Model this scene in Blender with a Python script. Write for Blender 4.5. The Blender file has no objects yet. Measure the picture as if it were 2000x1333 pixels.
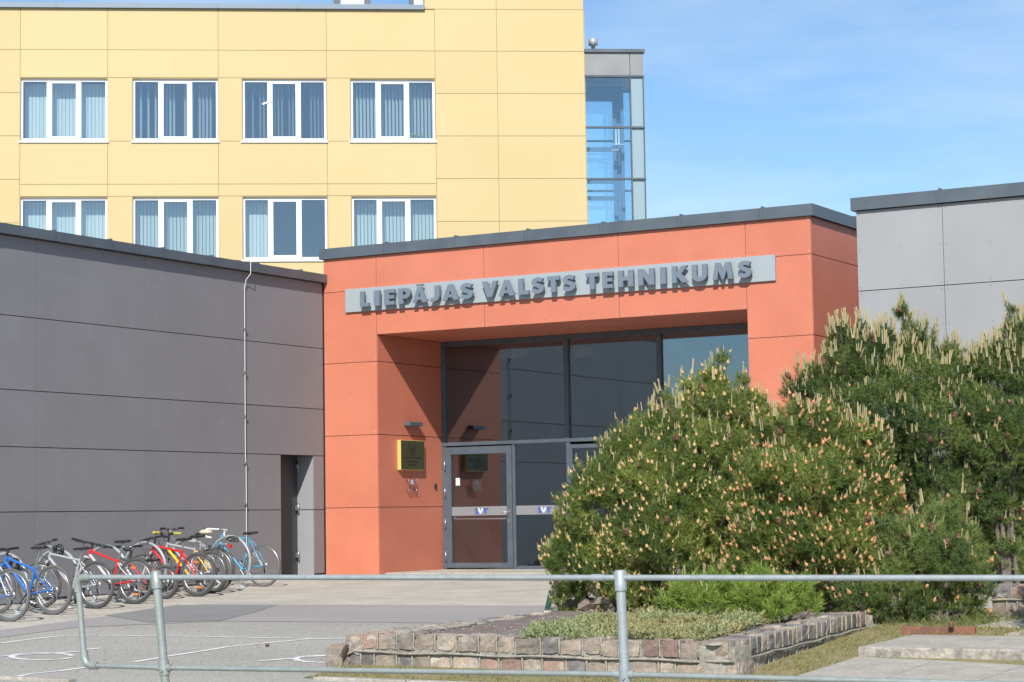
import bpy, math, random
import numpy as np
from mathutils import Vector, Matrix
from mathutils.geometry import tessellate_polygon
R = math.radians
random.seed(7); rng = np.random.default_rng(11)
S = bpy.context.scene
COL = S.collection
# ------------------------------------------------------------------ camera
F, PIT, ROL, YAW, YY = 4093.4, .083812, -.0157038, .5205086, .6079035
C = Vector((0, 0, .98))
fw = Vector((-math.sin(YAW)*math.cos(PIT), math.cos(YAW)*math.cos(PIT), math.sin(PIT)))
r0 = Vector((math.cos(YAW), math.sin(YAW), 0)); u0 = r0.cross(fw)
rt = math.cos(ROL)*r0 + math.sin(ROL)*u0; up = -math.sin(ROL)*r0 + math.cos(ROL)*u0
cd = bpy.data.cameras.new('camera'); cam = bpy.data.objects.new('camera', cd); COL.objects.link(cam)
cam.matrix_world = Matrix(((rt.x, up.x, -fw.x, C.x), (rt.y, up.y, -fw.y, C.y), (rt.z, up.z, -fw.z, C.z), (0, 0, 0, 1)))
cd.sensor_width = 36; cd.lens = F/2000*36; cd.clip_end = 2000; cd.clip_start = .1
S.camera = cam
# ------------------------------------------------------------------ light
SUN_T = Vector((-.49, 1.138, -1.0)).normalized()
sl = bpy.data.lights.new('sun', 'SUN'); so = bpy.data.objects.new('sun', sl); COL.objects.link(so)
sl.energy = 4.8; sl.angle = R(.53); sl.color = (1, .955, .88)
so.rotation_euler = SUN_T.to_track_quat('-Z', 'Y').to_euler()
W = bpy.data.worlds.new('World'); S.world = W; W.use_nodes = True
nt = W.node_tree; nt.nodes.clear()
sky = nt.nodes.new('ShaderNodeTexSky'); sky.sky_type = 'NISHITA'; sky.sun_disc = False
sky.sun_elevation = math.asin(-SUN_T.z); sky.sun_rotation = math.atan2(-SUN_T.x, -SUN_T.y)
sky.air_density = 1.0; sky.dust_density = .4; sky.ozone_density = 2.5; sky.altitude = 0
bg = nt.nodes.new('ShaderNodeBackground'); bg.inputs[1].default_value = .105
wo = nt.nodes.new('ShaderNodeOutputWorld')
tc = nt.nodes.new('ShaderNodeTexCoord'); mp = nt.nodes.new('ShaderNodeMapping')
mp.inputs['Scale'].default_value = (2.2, 2.2, 9.0); mp.inputs['Rotation'].default_value = (.25, .3, .2)
no = nt.nodes.new('ShaderNodeTexNoise'); no.inputs['Scale'].default_value = 2.6; no.inputs['Detail'].default_value = 7; no.inputs['Roughness'].default_value = .55
cr = nt.nodes.new('ShaderNodeValToRGB'); cr.color_ramp.elements[0].position = .40; cr.color_ramp.elements[0].color = (0, 0, 0, 1)
cr.color_ramp.elements[1].position = .72; cr.color_ramp.elements[1].color = (.42, .42, .42, 1)
mx = nt.nodes.new('ShaderNodeMix'); mx.data_type = 'RGBA'
mx.inputs[7].default_value = (6.2, 7.2, 8.2, 1)
L = nt.links.new
L(tc.outputs['Generated'], mp.inputs[0]); L(mp.outputs[0], no.inputs[0]); L(no.outputs[0], cr.inputs[0])
tn = nt.nodes.new('ShaderNodeMix'); tn.data_type = 'RGBA'; tn.blend_type = 'MULTIPLY'; tn.inputs[0].default_value = 1; tn.inputs[7].default_value = (.80, .95, 1.06, 1)
L(sky.outputs[0], tn.inputs[6]); L(cr.outputs[0], mx.inputs[0]); L(tn.outputs[2], mx.inputs[6]); L(mx.outputs[2], bg.inputs[0]); L(bg.outputs[0], wo.inputs[0])
S.view_settings.view_transform = 'Standard'; S.view_settings.look = 'None'
S.view_settings.exposure = .35; S.view_settings.gamma = 1; S.view_settings.use_curve_mapping = False

# ------------------------------------------------------------------ helpers
def gz(y):
    return 0.0 if y > 29.9 else (-.028*(29.9-y) if y > 0 else -.8372)
def ray(x, y): return rt*((x-1000)/F) - up*((y-666.5)/F) + fw
def onX(x, y, d): v = ray(x, y); return C + v*((d-C.x)/v.x)
def onY(x, y, d): v = ray(x, y); return C + v*((d-C.y)/v.y)
def onZ(x, y, d): v = ray(x, y); return C + v*((d-C.z)/v.z)
def G(x, y, dz=0):
    v = ray(x, y); t = (-.028*29.9 + dz - C.z)/(v.z - .028*v.y); p = C + v*t
    return p if p.y < 29.9 else onZ(x, y, dz)
def atd(x, y, d): return C + ray(x, y)*d

def thing(name, label, cat, loc=(0, 0, 0), rot=(0, 0, 0), group=None):
    o = bpy.data.objects.new(name, None); COL.objects.link(o); o.empty_display_size = .2
    o.location = loc; o.rotation_euler = rot
    o['label'] = label; o['category'] = cat
    if group: o['group'] = group
    bpy.context.view_layer.update()
    return o
def tag(o, label=None, cat=None, group=None, kind=None):
    if label: o['label'] = label
    if cat: o['category'] = cat
    if group: o['group'] = group
    if kind: o['kind'] = kind
    return o

class MB:
    def __init__(s): s.v = []; s.f = []; s.m = []; s.sm = []
    def add(s, vs, fs, mi=0, smooth=False):
        b = len(s.v); s.v += [tuple(p) for p in vs]
        for f in fs: s.f.append(tuple(b+i for i in f)); s.m.append(mi); s.sm.append(smooth)
    def obox(s, o, a, b, c, mi=0):
        o, a, b, c = Vector(o), Vector(a), Vector(b), Vector(c)
        if a.cross(b).dot(c) < 0: a, b = b, a
        p = [o, o+a, o+a+b, o+b, o+c, o+a+c, o+a+b+c, o+b+c]
        s.add(p, [(0, 3, 2, 1), (4, 5, 6, 7), (0, 1, 5, 4), (1, 2, 6, 5), (2, 3, 7, 6), (3, 0, 4, 7)], mi)
    def box(s, x0, x1, y0, y1, z0, z1, mi=0):
        s.obox((x0, y0, z0), (x1-x0, 0, 0), (0, y1-y0, 0), (0, 0, z1-z0), mi)
    def tube(s, pts, r, n=8, mi=0, closed=False, caps=True, flat=None):
        P = [Vector(p) for p in pts]; k = len(P)
        rs = r if isinstance(r, (list, tuple)) else [r]*k
        t0 = ((P[1]-P[0]) if not closed else (P[1]-P[-1])).normalized()
        a = Vector((0, 0, 1)) if abs(t0.z) < .9 else Vector((1, 0, 0))
        nrm = t0.cross(a).normalized(); vs = []
        for i in range(k):
            if closed: t = (P[(i+1) % k]-P[i-1]).normalized()
            elif i == 0: t = t0
            elif i == k-1: t = (P[i]-P[i-1]).normalized()
            else:
                t = ((P[i+1]-P[i]).normalized()+(P[i]-P[i-1]).normalized())
                t = t.normalized() if t.length > 1e-6 else (P[i]-P[i-1]).normalized()
            nrm = (nrm - t*nrm.dot(t)).normalized(); bn = t.cross(nrm)
            for j in range(n):
                an = 2*math.pi*j/n; vs.append(P[i] + (nrm*math.cos(an)+bn*math.sin(an))*rs[i])
        fs = []
        for i in range(k if closed else k-1):
            i2 = (i+1) % k
            for j in range(n):
                j2 = (j+1) % n; fs.append((i*n+j, i*n+j2, i2*n+j2, i2*n+j))
        s.add(vs, fs, mi, True)
        if caps and not closed:
            s.add(vs[:n], [tuple(range(n))[::-1]], mi); s.add(vs[-n:], [tuple(range(n))], mi)
    def lathe(s, o, axis, prof, n=16, mi=0, smooth=True, closed=False):
        o = Vector(o); ax = Vector(axis).normalized()
        a = ax.orthogonal().normalized(); b = ax.cross(a); vs = []; k = len(prof)
        for (r, h) in prof:
            for j in range(n):
                an = 2*math.pi*j/n; vs.append(o+ax*h+(a*math.cos(an)+b*math.sin(an))*r)
        fs = []
        for i in range(k if closed else k-1):
            i2 = (i+1) % k
            for j in range(n):
                j2 = (j+1) % n; fs.append((i*n+j, i*n+j2, i2*n+j2, i2*n+j))
        s.add(vs, fs, mi, smooth)
    def ell(s, c, r, n=10, m=6, mi=0, rotm=None):
        vs = []; c = Vector(c)
        for i in range(m+1):
            th = math.pi*i/m
            for j in range(n):
                ph = 2*math.pi*j/n
                p = Vector((r[0]*math.sin(th)*math.cos(ph), r[1]*math.sin(th)*math.sin(ph), r[2]*math.cos(th)))
                if rotm: p = rotm @ p
                vs.append(c+p)
        fs = [(i*n+j, (i+1)*n+j, (i+1)*n+(j+1) % n, i*n+(j+1) % n) for i in range(m) for j in range(n)]
        s.add(vs, fs, mi, True)
    def poly(s, loops, o, U, V, d, mi=0):      # extruded 2-D outline with holes; front face at o, body goes back along d
        o, U, V, d = Vector(o), Vector(U), Vector(V), Vector(d)
        L3 = [[Vector((x, y, 0)) for x, y in l] for l in loops]
        tris = tessellate_polygon(L3); fl = [p for l in L3 for p in l]
        W3 = [o+U*p.x+V*p.y for p in fl]; n = len(W3)
        flip = U.cross(V).dot(d) > 0
        fs = []
        for t in tris:
            a, b, c_ = [fl[i] for i in t]
            ccw = (b-a).cross(c_-a).z > 0
            t2 = t if ccw else t[::-1]
            fs.append(t2[::-1] if flip else t2); q = tuple(i+n for i in t2); fs.append(q if flip else q[::-1])
        b = 0
        for l in L3:
            k = len(l)
            for i in range(k): fs.append((b+i, b+(i+1) % k, b+(i+1) % k+n, b+i+n))
            b += k
        s.add(W3+[p+d for p in W3], fs, mi)
    def build(s, name, mats, parent=None, world=True, loc=None, bevel=0, recalc=False):
        vs = s.v
        if parent is not None and world:
            if parent.type == 'MESH': bpy.context.view_layer.update()
            M = parent.matrix_world.inverted(); vs = [M @ Vector(p) for p in vs]
        elif loc is not None:
            l = Vector(loc); vs = [Vector(p)-l for p in vs]
        me = bpy.data.meshes.new(name); me.from_pydata([tuple(p) for p in vs], [], s.f)
        for m in (mats if isinstance(mats, (list, tuple)) else [mats]): me.materials.append(m)
        me.polygons.foreach_set('material_index', s.m); me.polygons.foreach_set('use_smooth', s.sm)
        o = bpy.data.objects.new(name, me); COL.objects.link(o)
        if parent is not None: o.parent = parent
        if loc is not None: o.location = loc
        if recalc or bevel:
            import bmesh
            bm = bmesh.new(); bm.from_mesh(me); bmesh.ops.recalc_face_normals(bm, faces=bm.faces); bm.to_mesh(me); bm.free()
        if bevel:
            mo = o.modifiers.new('bevel', 'BEVEL'); mo.width = bevel; mo.segments = 2; mo.limit_method = 'ANGLE'; mo.angle_limit = R(50)
        return o

# ------------------------------------------------------------------ materials
def mat(name, col, rough=.6, metal=0, col2=None, nscale=3, namt=.0, isl=0., bump=0., bscale=40, spec=.5, coord='Object', stretch=None, coat=0, lo=.35, hi=.65, fine=0., fscale=120, stain=None):
    m = bpy.data.materials.new(name); m.use_nodes = True; t = m.node_tree; N = t.nodes; K = t.links.new
    b = N['Principled BSDF']; b.inputs['Roughness'].default_value = rough; b.inputs['Metallic'].default_value = metal
    b.inputs['Specular IOR Level'].default_value = spec; b.inputs['Coat Weight'].default_value = coat
    b.inputs['Base Color'].default_value = (*col, 1)
    src = None
    tcn = N.new('ShaderNodeTexCoord'); co = tcn.outputs[coord]
    if stretch:
        mpn = N.new('ShaderNodeMapping'); mpn.inputs['Scale'].default_value = stretch; K(co, mpn.inputs[0]); cs = mpn.outputs[0]
    else: cs = co
    def mixc(fac, a, bcol, blend='MIX'):
        x = N.new('ShaderNodeMix'); x.data_type = 'RGBA'; x.blend_type = blend
        if isinstance(fac, float): x.inputs[0].default_value = fac
        else: K(fac, x.inputs[0])
        for inp, val in ((6, a), (7, bcol)):
            if isinstance(val, tuple): x.inputs[inp].default_value = (*val[:3], 1)
            else: K(val, x.inputs[inp])
        return x.outputs[2]
    def noise(sc, det=6, c=None):
        q = N.new('ShaderNodeTexNoise'); q.inputs['Scale'].default_value = sc; q.inputs['Detail'].default_value = det
        K(c or cs, q.inputs[0]); return q.outputs[0]
    def rng_(v, a, b_, c0=0., c1=1.):
        q = N.new('ShaderNodeMapRange'); q.inputs[1].default_value = a; q.inputs[2].default_value = b_; q.inputs[3].default_value = c0; q.inputs[4].default_value = c1
        K(v, q.inputs[0]); return q.outputs[0]
    cur = tuple(col)
    if col2 is not None: cur = mixc(rng_(noise(nscale), lo, hi), cur, tuple(col2))
    if stain is not None: cur = mixc(rng_(noise(stain[1], 8), stain[2], stain[3]), cur, tuple(stain[0]))
    if fine:
        q = rng_(noise(fscale, 3, co), .3, .7, 1-fine, 1+fine)
        h = N.new('ShaderNodeVectorMath'); h.operation = 'SCALE'
        if isinstance(cur, tuple): h.inputs[0].default_value = cur
        else: K(cur, h.inputs[0])
        K(q, h.inputs['Scale']); cur = h.outputs[0]
    if isl:
        ge = N.new('ShaderNodeNewGeometry'); q = rng_(ge.outputs['Random Per Island'], 0, 1, 1-isl, 1+isl)
        h = N.new('ShaderNodeVectorMath'); h.operation = 'SCALE'
        if isinstance(cur, tuple): h.inputs[0].default_value = cur
        else: K(cur, h.inputs[0])
        K(q, h.inputs['Scale']); cur = h.outputs[0]
    if not isinstance(cur, tuple): K(cur, b.inputs['Base Color'])
    if bump:
        bn = N.new('ShaderNodeBump'); bn.inputs['Strength'].default_value = bump; bn.inputs['Distance'].default_value = .01
        K(noise(bscale, 5, co), bn.inputs['Height']); K(bn.outputs[0], b.inputs['Normal'])
    return m
def glass(name, tint, fac, gloss=(1, 1, 1), rough=0.0):
    m = bpy.data.materials.new(name); m.use_nodes = True; t = m.node_tree; N = t.nodes; K = t.links.new
    N.remove(N['Principled BSDF']); out = N['Material Output']
    tr = N.new('ShaderNodeBsdfTransparent'); tr.inputs[0].default_value = (*tint, 1)
    g = N.new('ShaderNodeBsdfGlossy'); g.inputs['Roughness'].default_value = rough; g.inputs[0].default_value = (*gloss, 1)
    ge = N.new('ShaderNodeNewGeometry'); dt = N.new('ShaderNodeVectorMath'); dt.operation = 'DOT_PRODUCT'; K(ge.outputs['Incoming'], dt.inputs[0]); K(ge.outputs['Normal'], dt.inputs[1])
    def mth(op, a, b_=None):
        q = N.new('ShaderNodeMath'); q.operation = op
        for i, v in enumerate((a, b_)):
            if v is None: continue
            if isinstance(v, (int, float)): q.inputs[i].default_value = v
            else: K(v, q.inputs[i])
        return q
    om = mth('SUBTRACT', 1.0, mth('ABSOLUTE', dt.outputs['Value']).outputs[0]); pw = mth('POWER', om.outputs[0], 5.0); ad = mth('ADD', pw.outputs[0], fac); ad.use_clamp = True
    x = N.new('ShaderNodeMixShader'); K(ad.outputs[0], x.inputs[0]); K(tr.outputs[0], x.inputs[1]); K(g.outputs[0], x.inputs[2]); K(x.outputs[0], out.inputs[0])
    return m
def leafmat(name, c1, c2, rough=.5, trans=.25, big=None):
    m = bpy.data.materials.new(name); m.use_nodes = True; t = m.node_tree; N = t.nodes; K = t.links.new
    b = N['Principled BSDF']; b.inputs['Roughness'].default_value = rough; b.inputs['Specular IOR Level'].default_value = .35
    ge = N.new('ShaderNodeNewGeometry'); x = N.new('ShaderNodeMix'); x.data_type = 'RGBA'
    x.inputs[6].default_value = (*c1, 1); x.inputs[7].default_value = (*c2, 1); K(ge.outputs['Random Per Island'], x.inputs[0])
    cur = x.outputs[2]
    if big:
        tcn = N.new('ShaderNodeTexCoord'); q = N.new('ShaderNodeTexNoise'); q.inputs['Scale'].default_value = big[1]; q.inputs['Detail'].default_value = 3; K(tcn.outputs['Object'], q.inputs[0])
        mr = N.new('ShaderNodeMapRange'); mr.inputs[1].default_value = .4; mr.inputs[2].default_value = .65; K(q.outputs[0], mr.inputs[0])
        y = N.new('ShaderNodeMix'); y.data_type = 'RGBA'; K(mr.outputs[0], y.inputs[0]); K(cur, y.inputs[6]); y.inputs[7].default_value = (*big[0], 1); cur = y.outputs[2]
    K(cur, b.inputs['Base Color'])
    tl = N.new('ShaderNodeBsdfTranslucent'); K(cur, tl.inputs[0])
    ms = N.new('ShaderNodeMixShader'); ms.inputs[0].default_value = trans; K(b.outputs[0], ms.inputs[1]); K(tl.outputs[0], ms.inputs[2]); K(ms.outputs[0], N['Material Output'].inputs[0])
    return m

M = {}
M['red'] = mat('terracotta_panel', (.52, .170, .102), .55, col2=(.48, .150, .088), nscale=1.2, isl=.03, fine=.05, fscale=60, bump=.02)
M['grey'] = mat('grey_fibre_panel', (.206, .202, .213), .6, col2=(.192, .188, .198), nscale=.9, isl=.035, fine=.06, fscale=70, bump=.02, stain=((.215, .21, .22), 3, .55, .8))
M['grey_sunlit'] = mat('sunlit_grey_fibre_panel', (.285, .288, .298), .6, col2=(.262, .264, .272), nscale=.9, isl=.03, fine=.05, fscale=70, bump=.02)  # same panel grey, lightened for faces turned to the sun
M['yellow'] = mat('yellow_panel', (.50, .388, .188), .6, col2=(.51, .402, .205), nscale=.3, isl=.025, fine=.03, fscale=30)
M['joint'] = mat('dark_joint', (.03, .03, .032), .8)
M['jointy'] = mat('joint_yellow', (.30, .21, .10), .8)
M['flash'] = mat('slate_grey_flashing', (.088, .105, .122), .38, metal=.25, col2=(.11, .13, .148), nscale=2, isl=.03)
M['screw'] = mat('pale_screw', (.62, .42, .36), .4)
M['screwg'] = mat('grey_screw', (.10, .10, .11), .4)
M['frame'] = mat('slate_frame', (.065, .085, .105), .45, col2=(.082, .102, .122), nscale=4)
M['glass'] = glass('entrance_glass', (.66, .72, .73), .18, (.86, 1.0, 1.12))
M['wglass'] = glass('window_glass', (.88, .93, .94), .15, (.80, .90, 1.0))
M['tglass'] = glass('tower_glass', (.87, .95, .98), .13, (.8, .92, 1))
M['white'] = mat('white_pvc', (.80, .81, .82), .35)
M['sill'] = mat('white_metal_sill', (.72, .76, .78), .3, metal=.1)
M['blind'] = mat('vertical_blind', (.62, .66, .63), .8, isl=.06)
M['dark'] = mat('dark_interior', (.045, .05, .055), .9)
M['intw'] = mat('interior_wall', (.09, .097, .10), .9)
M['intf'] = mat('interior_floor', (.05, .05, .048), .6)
M['roof'] = mat('roof_felt', (.07, .07, .075), .9)
M['signp'] = mat('light_grey_sign', (.30, .34, .36), .45)
M['letter'] = mat('grey_letter', (.14, .175, .215), .45)
M['gold'] = mat('brass', (.80, .60, .20), .3, metal=.35)
M['goldd'] = mat('brass_engraving', (.022, .020, .012), .5)
M['steel'] = mat('galvanised', (.28, .315, .32), .5, metal=.3, col2=(.34, .375, .38), nscale=12, fine=.08, fscale=90, stain=((.25, .27, .26), 9, .64, .8))
M['steelp'] = mat('painted_steel', (.30, .335, .315), .45, metal=.3, col2=(.25, .28, .26), nscale=8, fine=.08, fscale=60, stain=((.25, .22, .18), 7, .66, .78))
M['chrome'] = mat('bright_steel', (.72, .72, .73), .22, metal=1)
M['alu'] = mat('aluminium', (.36, .37, .385), .35, metal=.8)
M['black'] = mat('black_plastic', (.02, .02, .022), .45)
M['rubber'] = mat('tyre_rubber', (.045, .044, .043), .85, col2=(.085, .082, .076), nscale=6)
M['rubberg'] = mat('dusty_tyre', (.11, .105, .098), .85, col2=(.075, .072, .068), nscale=9)
M['frost'] = mat('frosted_band', (.20, .205, .215), .6)
M['logo'] = mat('logo_blue', (.05, .09, .35), .5)
M['logow'] = mat('logo_pale', (.55, .60, .56), .5)
M['frostg'] = mat('translucent_pane', (.25, .34, .385), .25, coat=.3)
M['towerg'] = mat('grey_tower_panel', (.20, .205, .21), .45, col2=(.24, .245, .25), nscale=1.5)
M['pine1'] = leafmat('pine_needles', (.17, .215, .045), (.38, .44, .12), trans=.32, big=((.10, .16, .04), 1.6))
M['pine2'] = leafmat('pine_needles_dark', (.12, .17, .045), (.29, .36, .11), trans=.3, big=((.08, .135, .045), 1.5))
M['pine3'] = leafmat('pine_needles_bright', (.19, .28, .045), (.34, .44, .10), trans=.3)
M['candle'] = leafmat('new_shoot', (.30, .26, .125), (.46, .40, .23), trans=.1)
M['cone'] = leafmat('pollen_cone', (.46, .20, .09), (.62, .34, .16), trans=.1)
M['cone2'] = leafmat('pollen_cone_yellow', (.52, .30, .11), (.60, .44, .21), trans=.1)
M['brown'] = leafmat('old_cone', (.10, .05, .035), (.16, .08, .05), trans=0.)
M['bark'] = mat('bark', (.10, .08, .065), .9, col2=(.17, .14, .12), nscale=20, bump=.4)
M['juni'] = leafmat('juniper_leaf', (.20, .25, .11), (.38, .41, .21), trans=.15, big=((.34, .29, .13), .8))
M['grass'] = leafmat('grass_blade', (.13, .16, .04), (.36, .29, .13), trans=.3)
M['grass2'] = leafmat('grass_blade_green', (.08, .12, .03), (.22, .24, .09), trans=.3)
M['stone'] = mat('cobble_stone', (.31, .25, .195), .85, col2=(.22, .19, .16), nscale=7, isl=.32, fine=.2, fscale=45, bump=.5, bscale=30, stain=((.42, .40, .34), 5, .56, .72))
M['stoner'] = mat('red_cobble', (.27, .175, .135), .8, col2=(.23, .165, .14), nscale=9, isl=.25, fine=.18, fscale=45, bump=.4, bscale=30, stain=((.38, .34, .28), 6, .6, .75))
M['stoned'] = mat('dark_cobble', (.14, .125, .125), .8, col2=(.19, .175, .17), nscale=9, isl=.25, fine=.18, fscale=45, bump=.4, bscale=30, stain=((.36, .35, .31), 6, .58, .75))
M['mortar'] = mat('mortar', (.23, .21, .175), .95, col2=(.31, .285, .245), nscale=6, fine=.25, fscale=30, bump=.8, bscale=22, stain=((.32, .30, .10), 3, .64, .74))
M['soil'] = mat('gravel_soil', (.20, .165, .145), .95, col2=(.13, .10, .09), nscale=5, fine=.5, fscale=55, bump=.8, bscale=60, stain=((.30, .13, .08), 2.2, .6, .75))
M['asph'] = mat('asphalt', (.285, .270, .235), .9, col2=(.325, .308, .27), nscale=.5, fine=.32, fscale=38, bump=.3, bscale=60, stretch=(.35, 1.2, 1), stain=((.36, .35, .325), 1.8, .62, .8))
M['asph2'] = mat('smooth_asphalt', (.262, .243, .232), .85, col2=(.29, .27, .255), nscale=.6, fine=.1, fscale=30, bump=.1, bscale=60, stretch=(.35, 1.2, 1))
M['patch'] = mat('asphalt_patch', (.185, .18, .175), .85, col2=(.212, .206, .198), nscale=.8, fine=.12, fscale=30, bump=.1, bscale=60)
M['marking'] = mat('worn_white_paint', (.66, .66, .65), .7, col2=(.50, .495, .48), nscale=6, lo=.45, hi=.75, fine=.15, fscale=30)
M['concrete'] = mat('concrete_slab', (.385, .35, .295), .9, col2=(.30, .275, .235), nscale=1.6, isl=.05, fine=.18, fscale=30, bump=.25, bscale=50, stain=((.43, .415, .385), 6, .55, .75))
M['concrough'] = mat('rough_concrete', (.40, .36, .31), .95, col2=(.20, .185, .165), nscale=9, fine=.25, fscale=30, bump=.8, bscale=40)
M['lawn'] = mat('dry_lawn', (.26, .20, .10), .95, col2=(.17, .18, .06), nscale=4, fine=.35, fscale=40, bump=.6, bscale=40, stain=((.30, .25, .19), 2, .58, .7))
M['rust'] = mat('rusty_iron', (.22, .095, .055), .85, col2=(.15, .07, .05), nscale=8, fine=.2, fscale=50)
M['lampc'] = mat('lamp_shade', (.55, .52, .40), .5)

def pavermat():
    m = mat('concrete_pavers', (.36, .335, .295), .9, fine=.12, fscale=25, bump=.15, bscale=60)
    t = m.node_tree; N = t.nodes; K = t.links.new; b = N['Principled BSDF']
    tcn = N.new('ShaderNodeTexCoord'); br = N.new('ShaderNodeTexBrick')
    br.inputs['Scale'].default_value = 1; br.inputs['Brick Width'].default_value = .2; br.inputs['Row Height'].default_value = .1
    br.inputs['Mortar Size'].default_value = .005; br.inputs['Bias'].default_value = -.2
    br.inputs['Color1'].default_value = (.43, .395, .335, 1); br.inputs['Color2'].default_value = (.36, .33, .28, 1); br.inputs['Mortar'].default_value = (.24, .22, .185, 1)
    K(tcn.outputs['Object'], br.inputs[0])
    q = N.new('ShaderNodeTexNoise'); q.inputs['Scale'].default_value = 1.3; q.inputs['Detail'].default_value = 8; K(tcn.outputs['Object'], q.inputs[0])
    mr = N.new('ShaderNodeMapRange'); mr.inputs[1].default_value = .35; mr.inputs[2].default_value = .7; mr.inputs[3].default_value = .92; mr.inputs[4].default_value = 1.12; K(q.outputs[0], mr.inputs[0])
    h = N.new('ShaderNodeVectorMath'); h.operation = 'SCALE'; K(br.outputs[0], h.inputs[0]); K(mr.outputs[0], h.inputs['Scale']); K(h.outputs[0], b.inputs['Base Color'])
    return m
M['paver'] = pavermat()

# ================================================================== SETTING: ground sheets
def ground_poly(name, pts, m, lift, kind='structure', label=None, cat=None, thick=0):
    # pts: list of (x, y); split at y = 29.9 so that it follows the slope
    def clip(P, keep_low):
        out = []
        for i in range(len(P)):
            a, b = P[i], P[(i+1) % len(P)]; ia = (a[1] <= 29.9) == keep_low; ib = (b[1] <= 29.9) == keep_low
            if ia: out.append(a)
            if ia != ib:
                t = (29.9-a[1])/(b[1]-a[1]); out.append((a[0]+t*(b[0]-a[0]), 29.9))
        return out
    mb = MB()
    for low in (True, False):
        Q = clip(pts, low)
        if len(Q) > 2:
            v = [(x, y, gz(y)+lift) for x, y in Q]
            area = sum(Q[i][0]*Q[(i+1) % len(Q)][1]-Q[(i+1) % len(Q)][0]*Q[i][1] for i in range(len(Q)))
            if area < 0: v = v[::-1]
            tri = tessellate_polygon([[Vector((p[0], p[1], 0)) for p in v]])
            fs = []
            for t in tri:
                a, b, c_ = [Vector(v[i]) for i in t]; fs.append(t if (b-a).cross(c_-a).z > 0 else t[::-1])
            mb.add(v, fs)
    o = mb.build(name, m)
    return tag(o, label, cat, None, kind)
mb = MB(); ys = [-400, 0, 29.9, 500]
mb.add([(x, y, gz(y)) for y in ys for x in (-500, 500)], [(0, 1, 3, 2), (2, 3, 5, 4), (4, 5, 7, 6)])
tag(mb.build('ground', M['asph']), kind='structure')
def g2(x, y): p = G(x, y); return (p.x, p.y)
# paved strip by the bikes and before the entrance
ground_poly('pavement', [(-22.2, 12), (-18.15, 12), (-18.26, 19.2), (-18.64, 22.9), (-18.58, 23.6), (-13.2, 23.8), (-7, 23.9), (-7, 34), (-22.2, 34)], M['paver'], .004)
a3, a4 = g2(440, 1214), g2(700, 1216)
ground_poly('asphalt_strip', [(-18.26, 19.2), (-18.64, 22.9), (-18.58, 23.6), (-13.2, 23.8), (-7, 23.9), (-7, 21.2), a4, a3, g2(150, 1226), g2(0, 1246), (-17.6, 17.5), (-18.15, 17.5)], M['asph2'], .004)
ground_poly('asphalt_patch', [g2(205, 1203), g2(345, 1183), g2(540, 1183), g2(500, 1196), g2(432, 1213.5), g2(290, 1217)], M['patch'], .008)

def ribbon(mb, pts, w, lift=.004):
    P = [Vector((*g2(*p), 0)) for p in pts]
    # resample
    Q = []
    for i in range(len(P)-1):
        n = max(2, int((P[i+1]-P[i]).length/.15))
        for k in range(n): Q.append(P[i].lerp(P[i+1], k/n))
    Q.append(P[-1]); vs = []
    for i, p in enumerate(Q):
        t = (Q[min(i+1, len(Q)-1)]-Q[max(i-1, 0)]).normalized(); nn = Vector((-t.y, t.x, 0))
        ww = w*(.5+.07*math.sin(i*1.7)+.05*random.uniform(-1, 1))
        for sgn in (1, -1):
            q = p+nn*ww*sgn; vs.append((q.x, q.y, gz(q.y)+lift))
    mb.add(vs, [(2*i, 2*i+1, 2*i+3, 2*i+2) for i in range(len(Q)-1)])
mb = MB()
ribbon(mb, [(0, 1257), (40, 1252), (85, 1246.5), (128, 1242.3)], .09); ribbon(mb, [(128, 1242.3), (200, 1242.3), (300, 1243), (380, 1244), (430, 1245), (520, 1247), (600, 1248), (700, 1250)], .06, .0045)
ribbon(mb, [(24, 1324), (60, 1317), (120, 1311), (170, 1304), (215, 1300)], .075)
ribbon(mb, [(262, 1294), (320, 1284), (380, 1275), (440, 1265), (520, 1257), (608, 1248.6)], .075, .0045)
tag(mb.build('parking_lines', M['marking']), 'hand painted white parking bay lines on the grey asphalt lot', 'road marking')
def wheelchair_mark(cx, cy, w, pts_bar, label):
    mb = MB()
    ring = []
    for i in range(25):
        an = math.pi*(.1+1.85*i/24); ring.append((cx+w*math.cos(an), cy+w*.115*math.sin(an)))
    ribbon(mb, ring, .07, .0045)
    for b in pts_bar: ribbon(mb, b, .085, .005)
    tag(mb.build('wheelchair_marking', M['marking']), label, 'road marking', 'disabled parking symbols on the asphalt')
wheelchair_mark(82, 1283, 60, [[(0, 1283), (60, 1279), (120, 1276), (160, 1273)], [(165, 1270), (197, 1267)]], 'worn white wheelchair symbol at left, behind the end loop of the railing')
wheelchair_mark(640, 1288, 62, [[(505, 1292), (585, 1286)], [(600, 1283.5), (640, 1282), (690, 1282)]], 'worn white wheelchair symbol beside the broken corner of the stone planter')

m = MB()
for k in range(150):
    q = G(random.uniform(0, 1000), random.uniform(1190, 1325)); s_ = random.uniform(.004, .012)
    m.ell((q.x, q.y, q.z+s_*.4), (s_*1.5, s_, s_*.6), 5, 3)
tag(m.build('grit', mat('grit_grey', (.22, .19, .15), .9)), 'scattered grit and bits of litter on the asphalt', 'grit', None, 'stuff')
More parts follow.
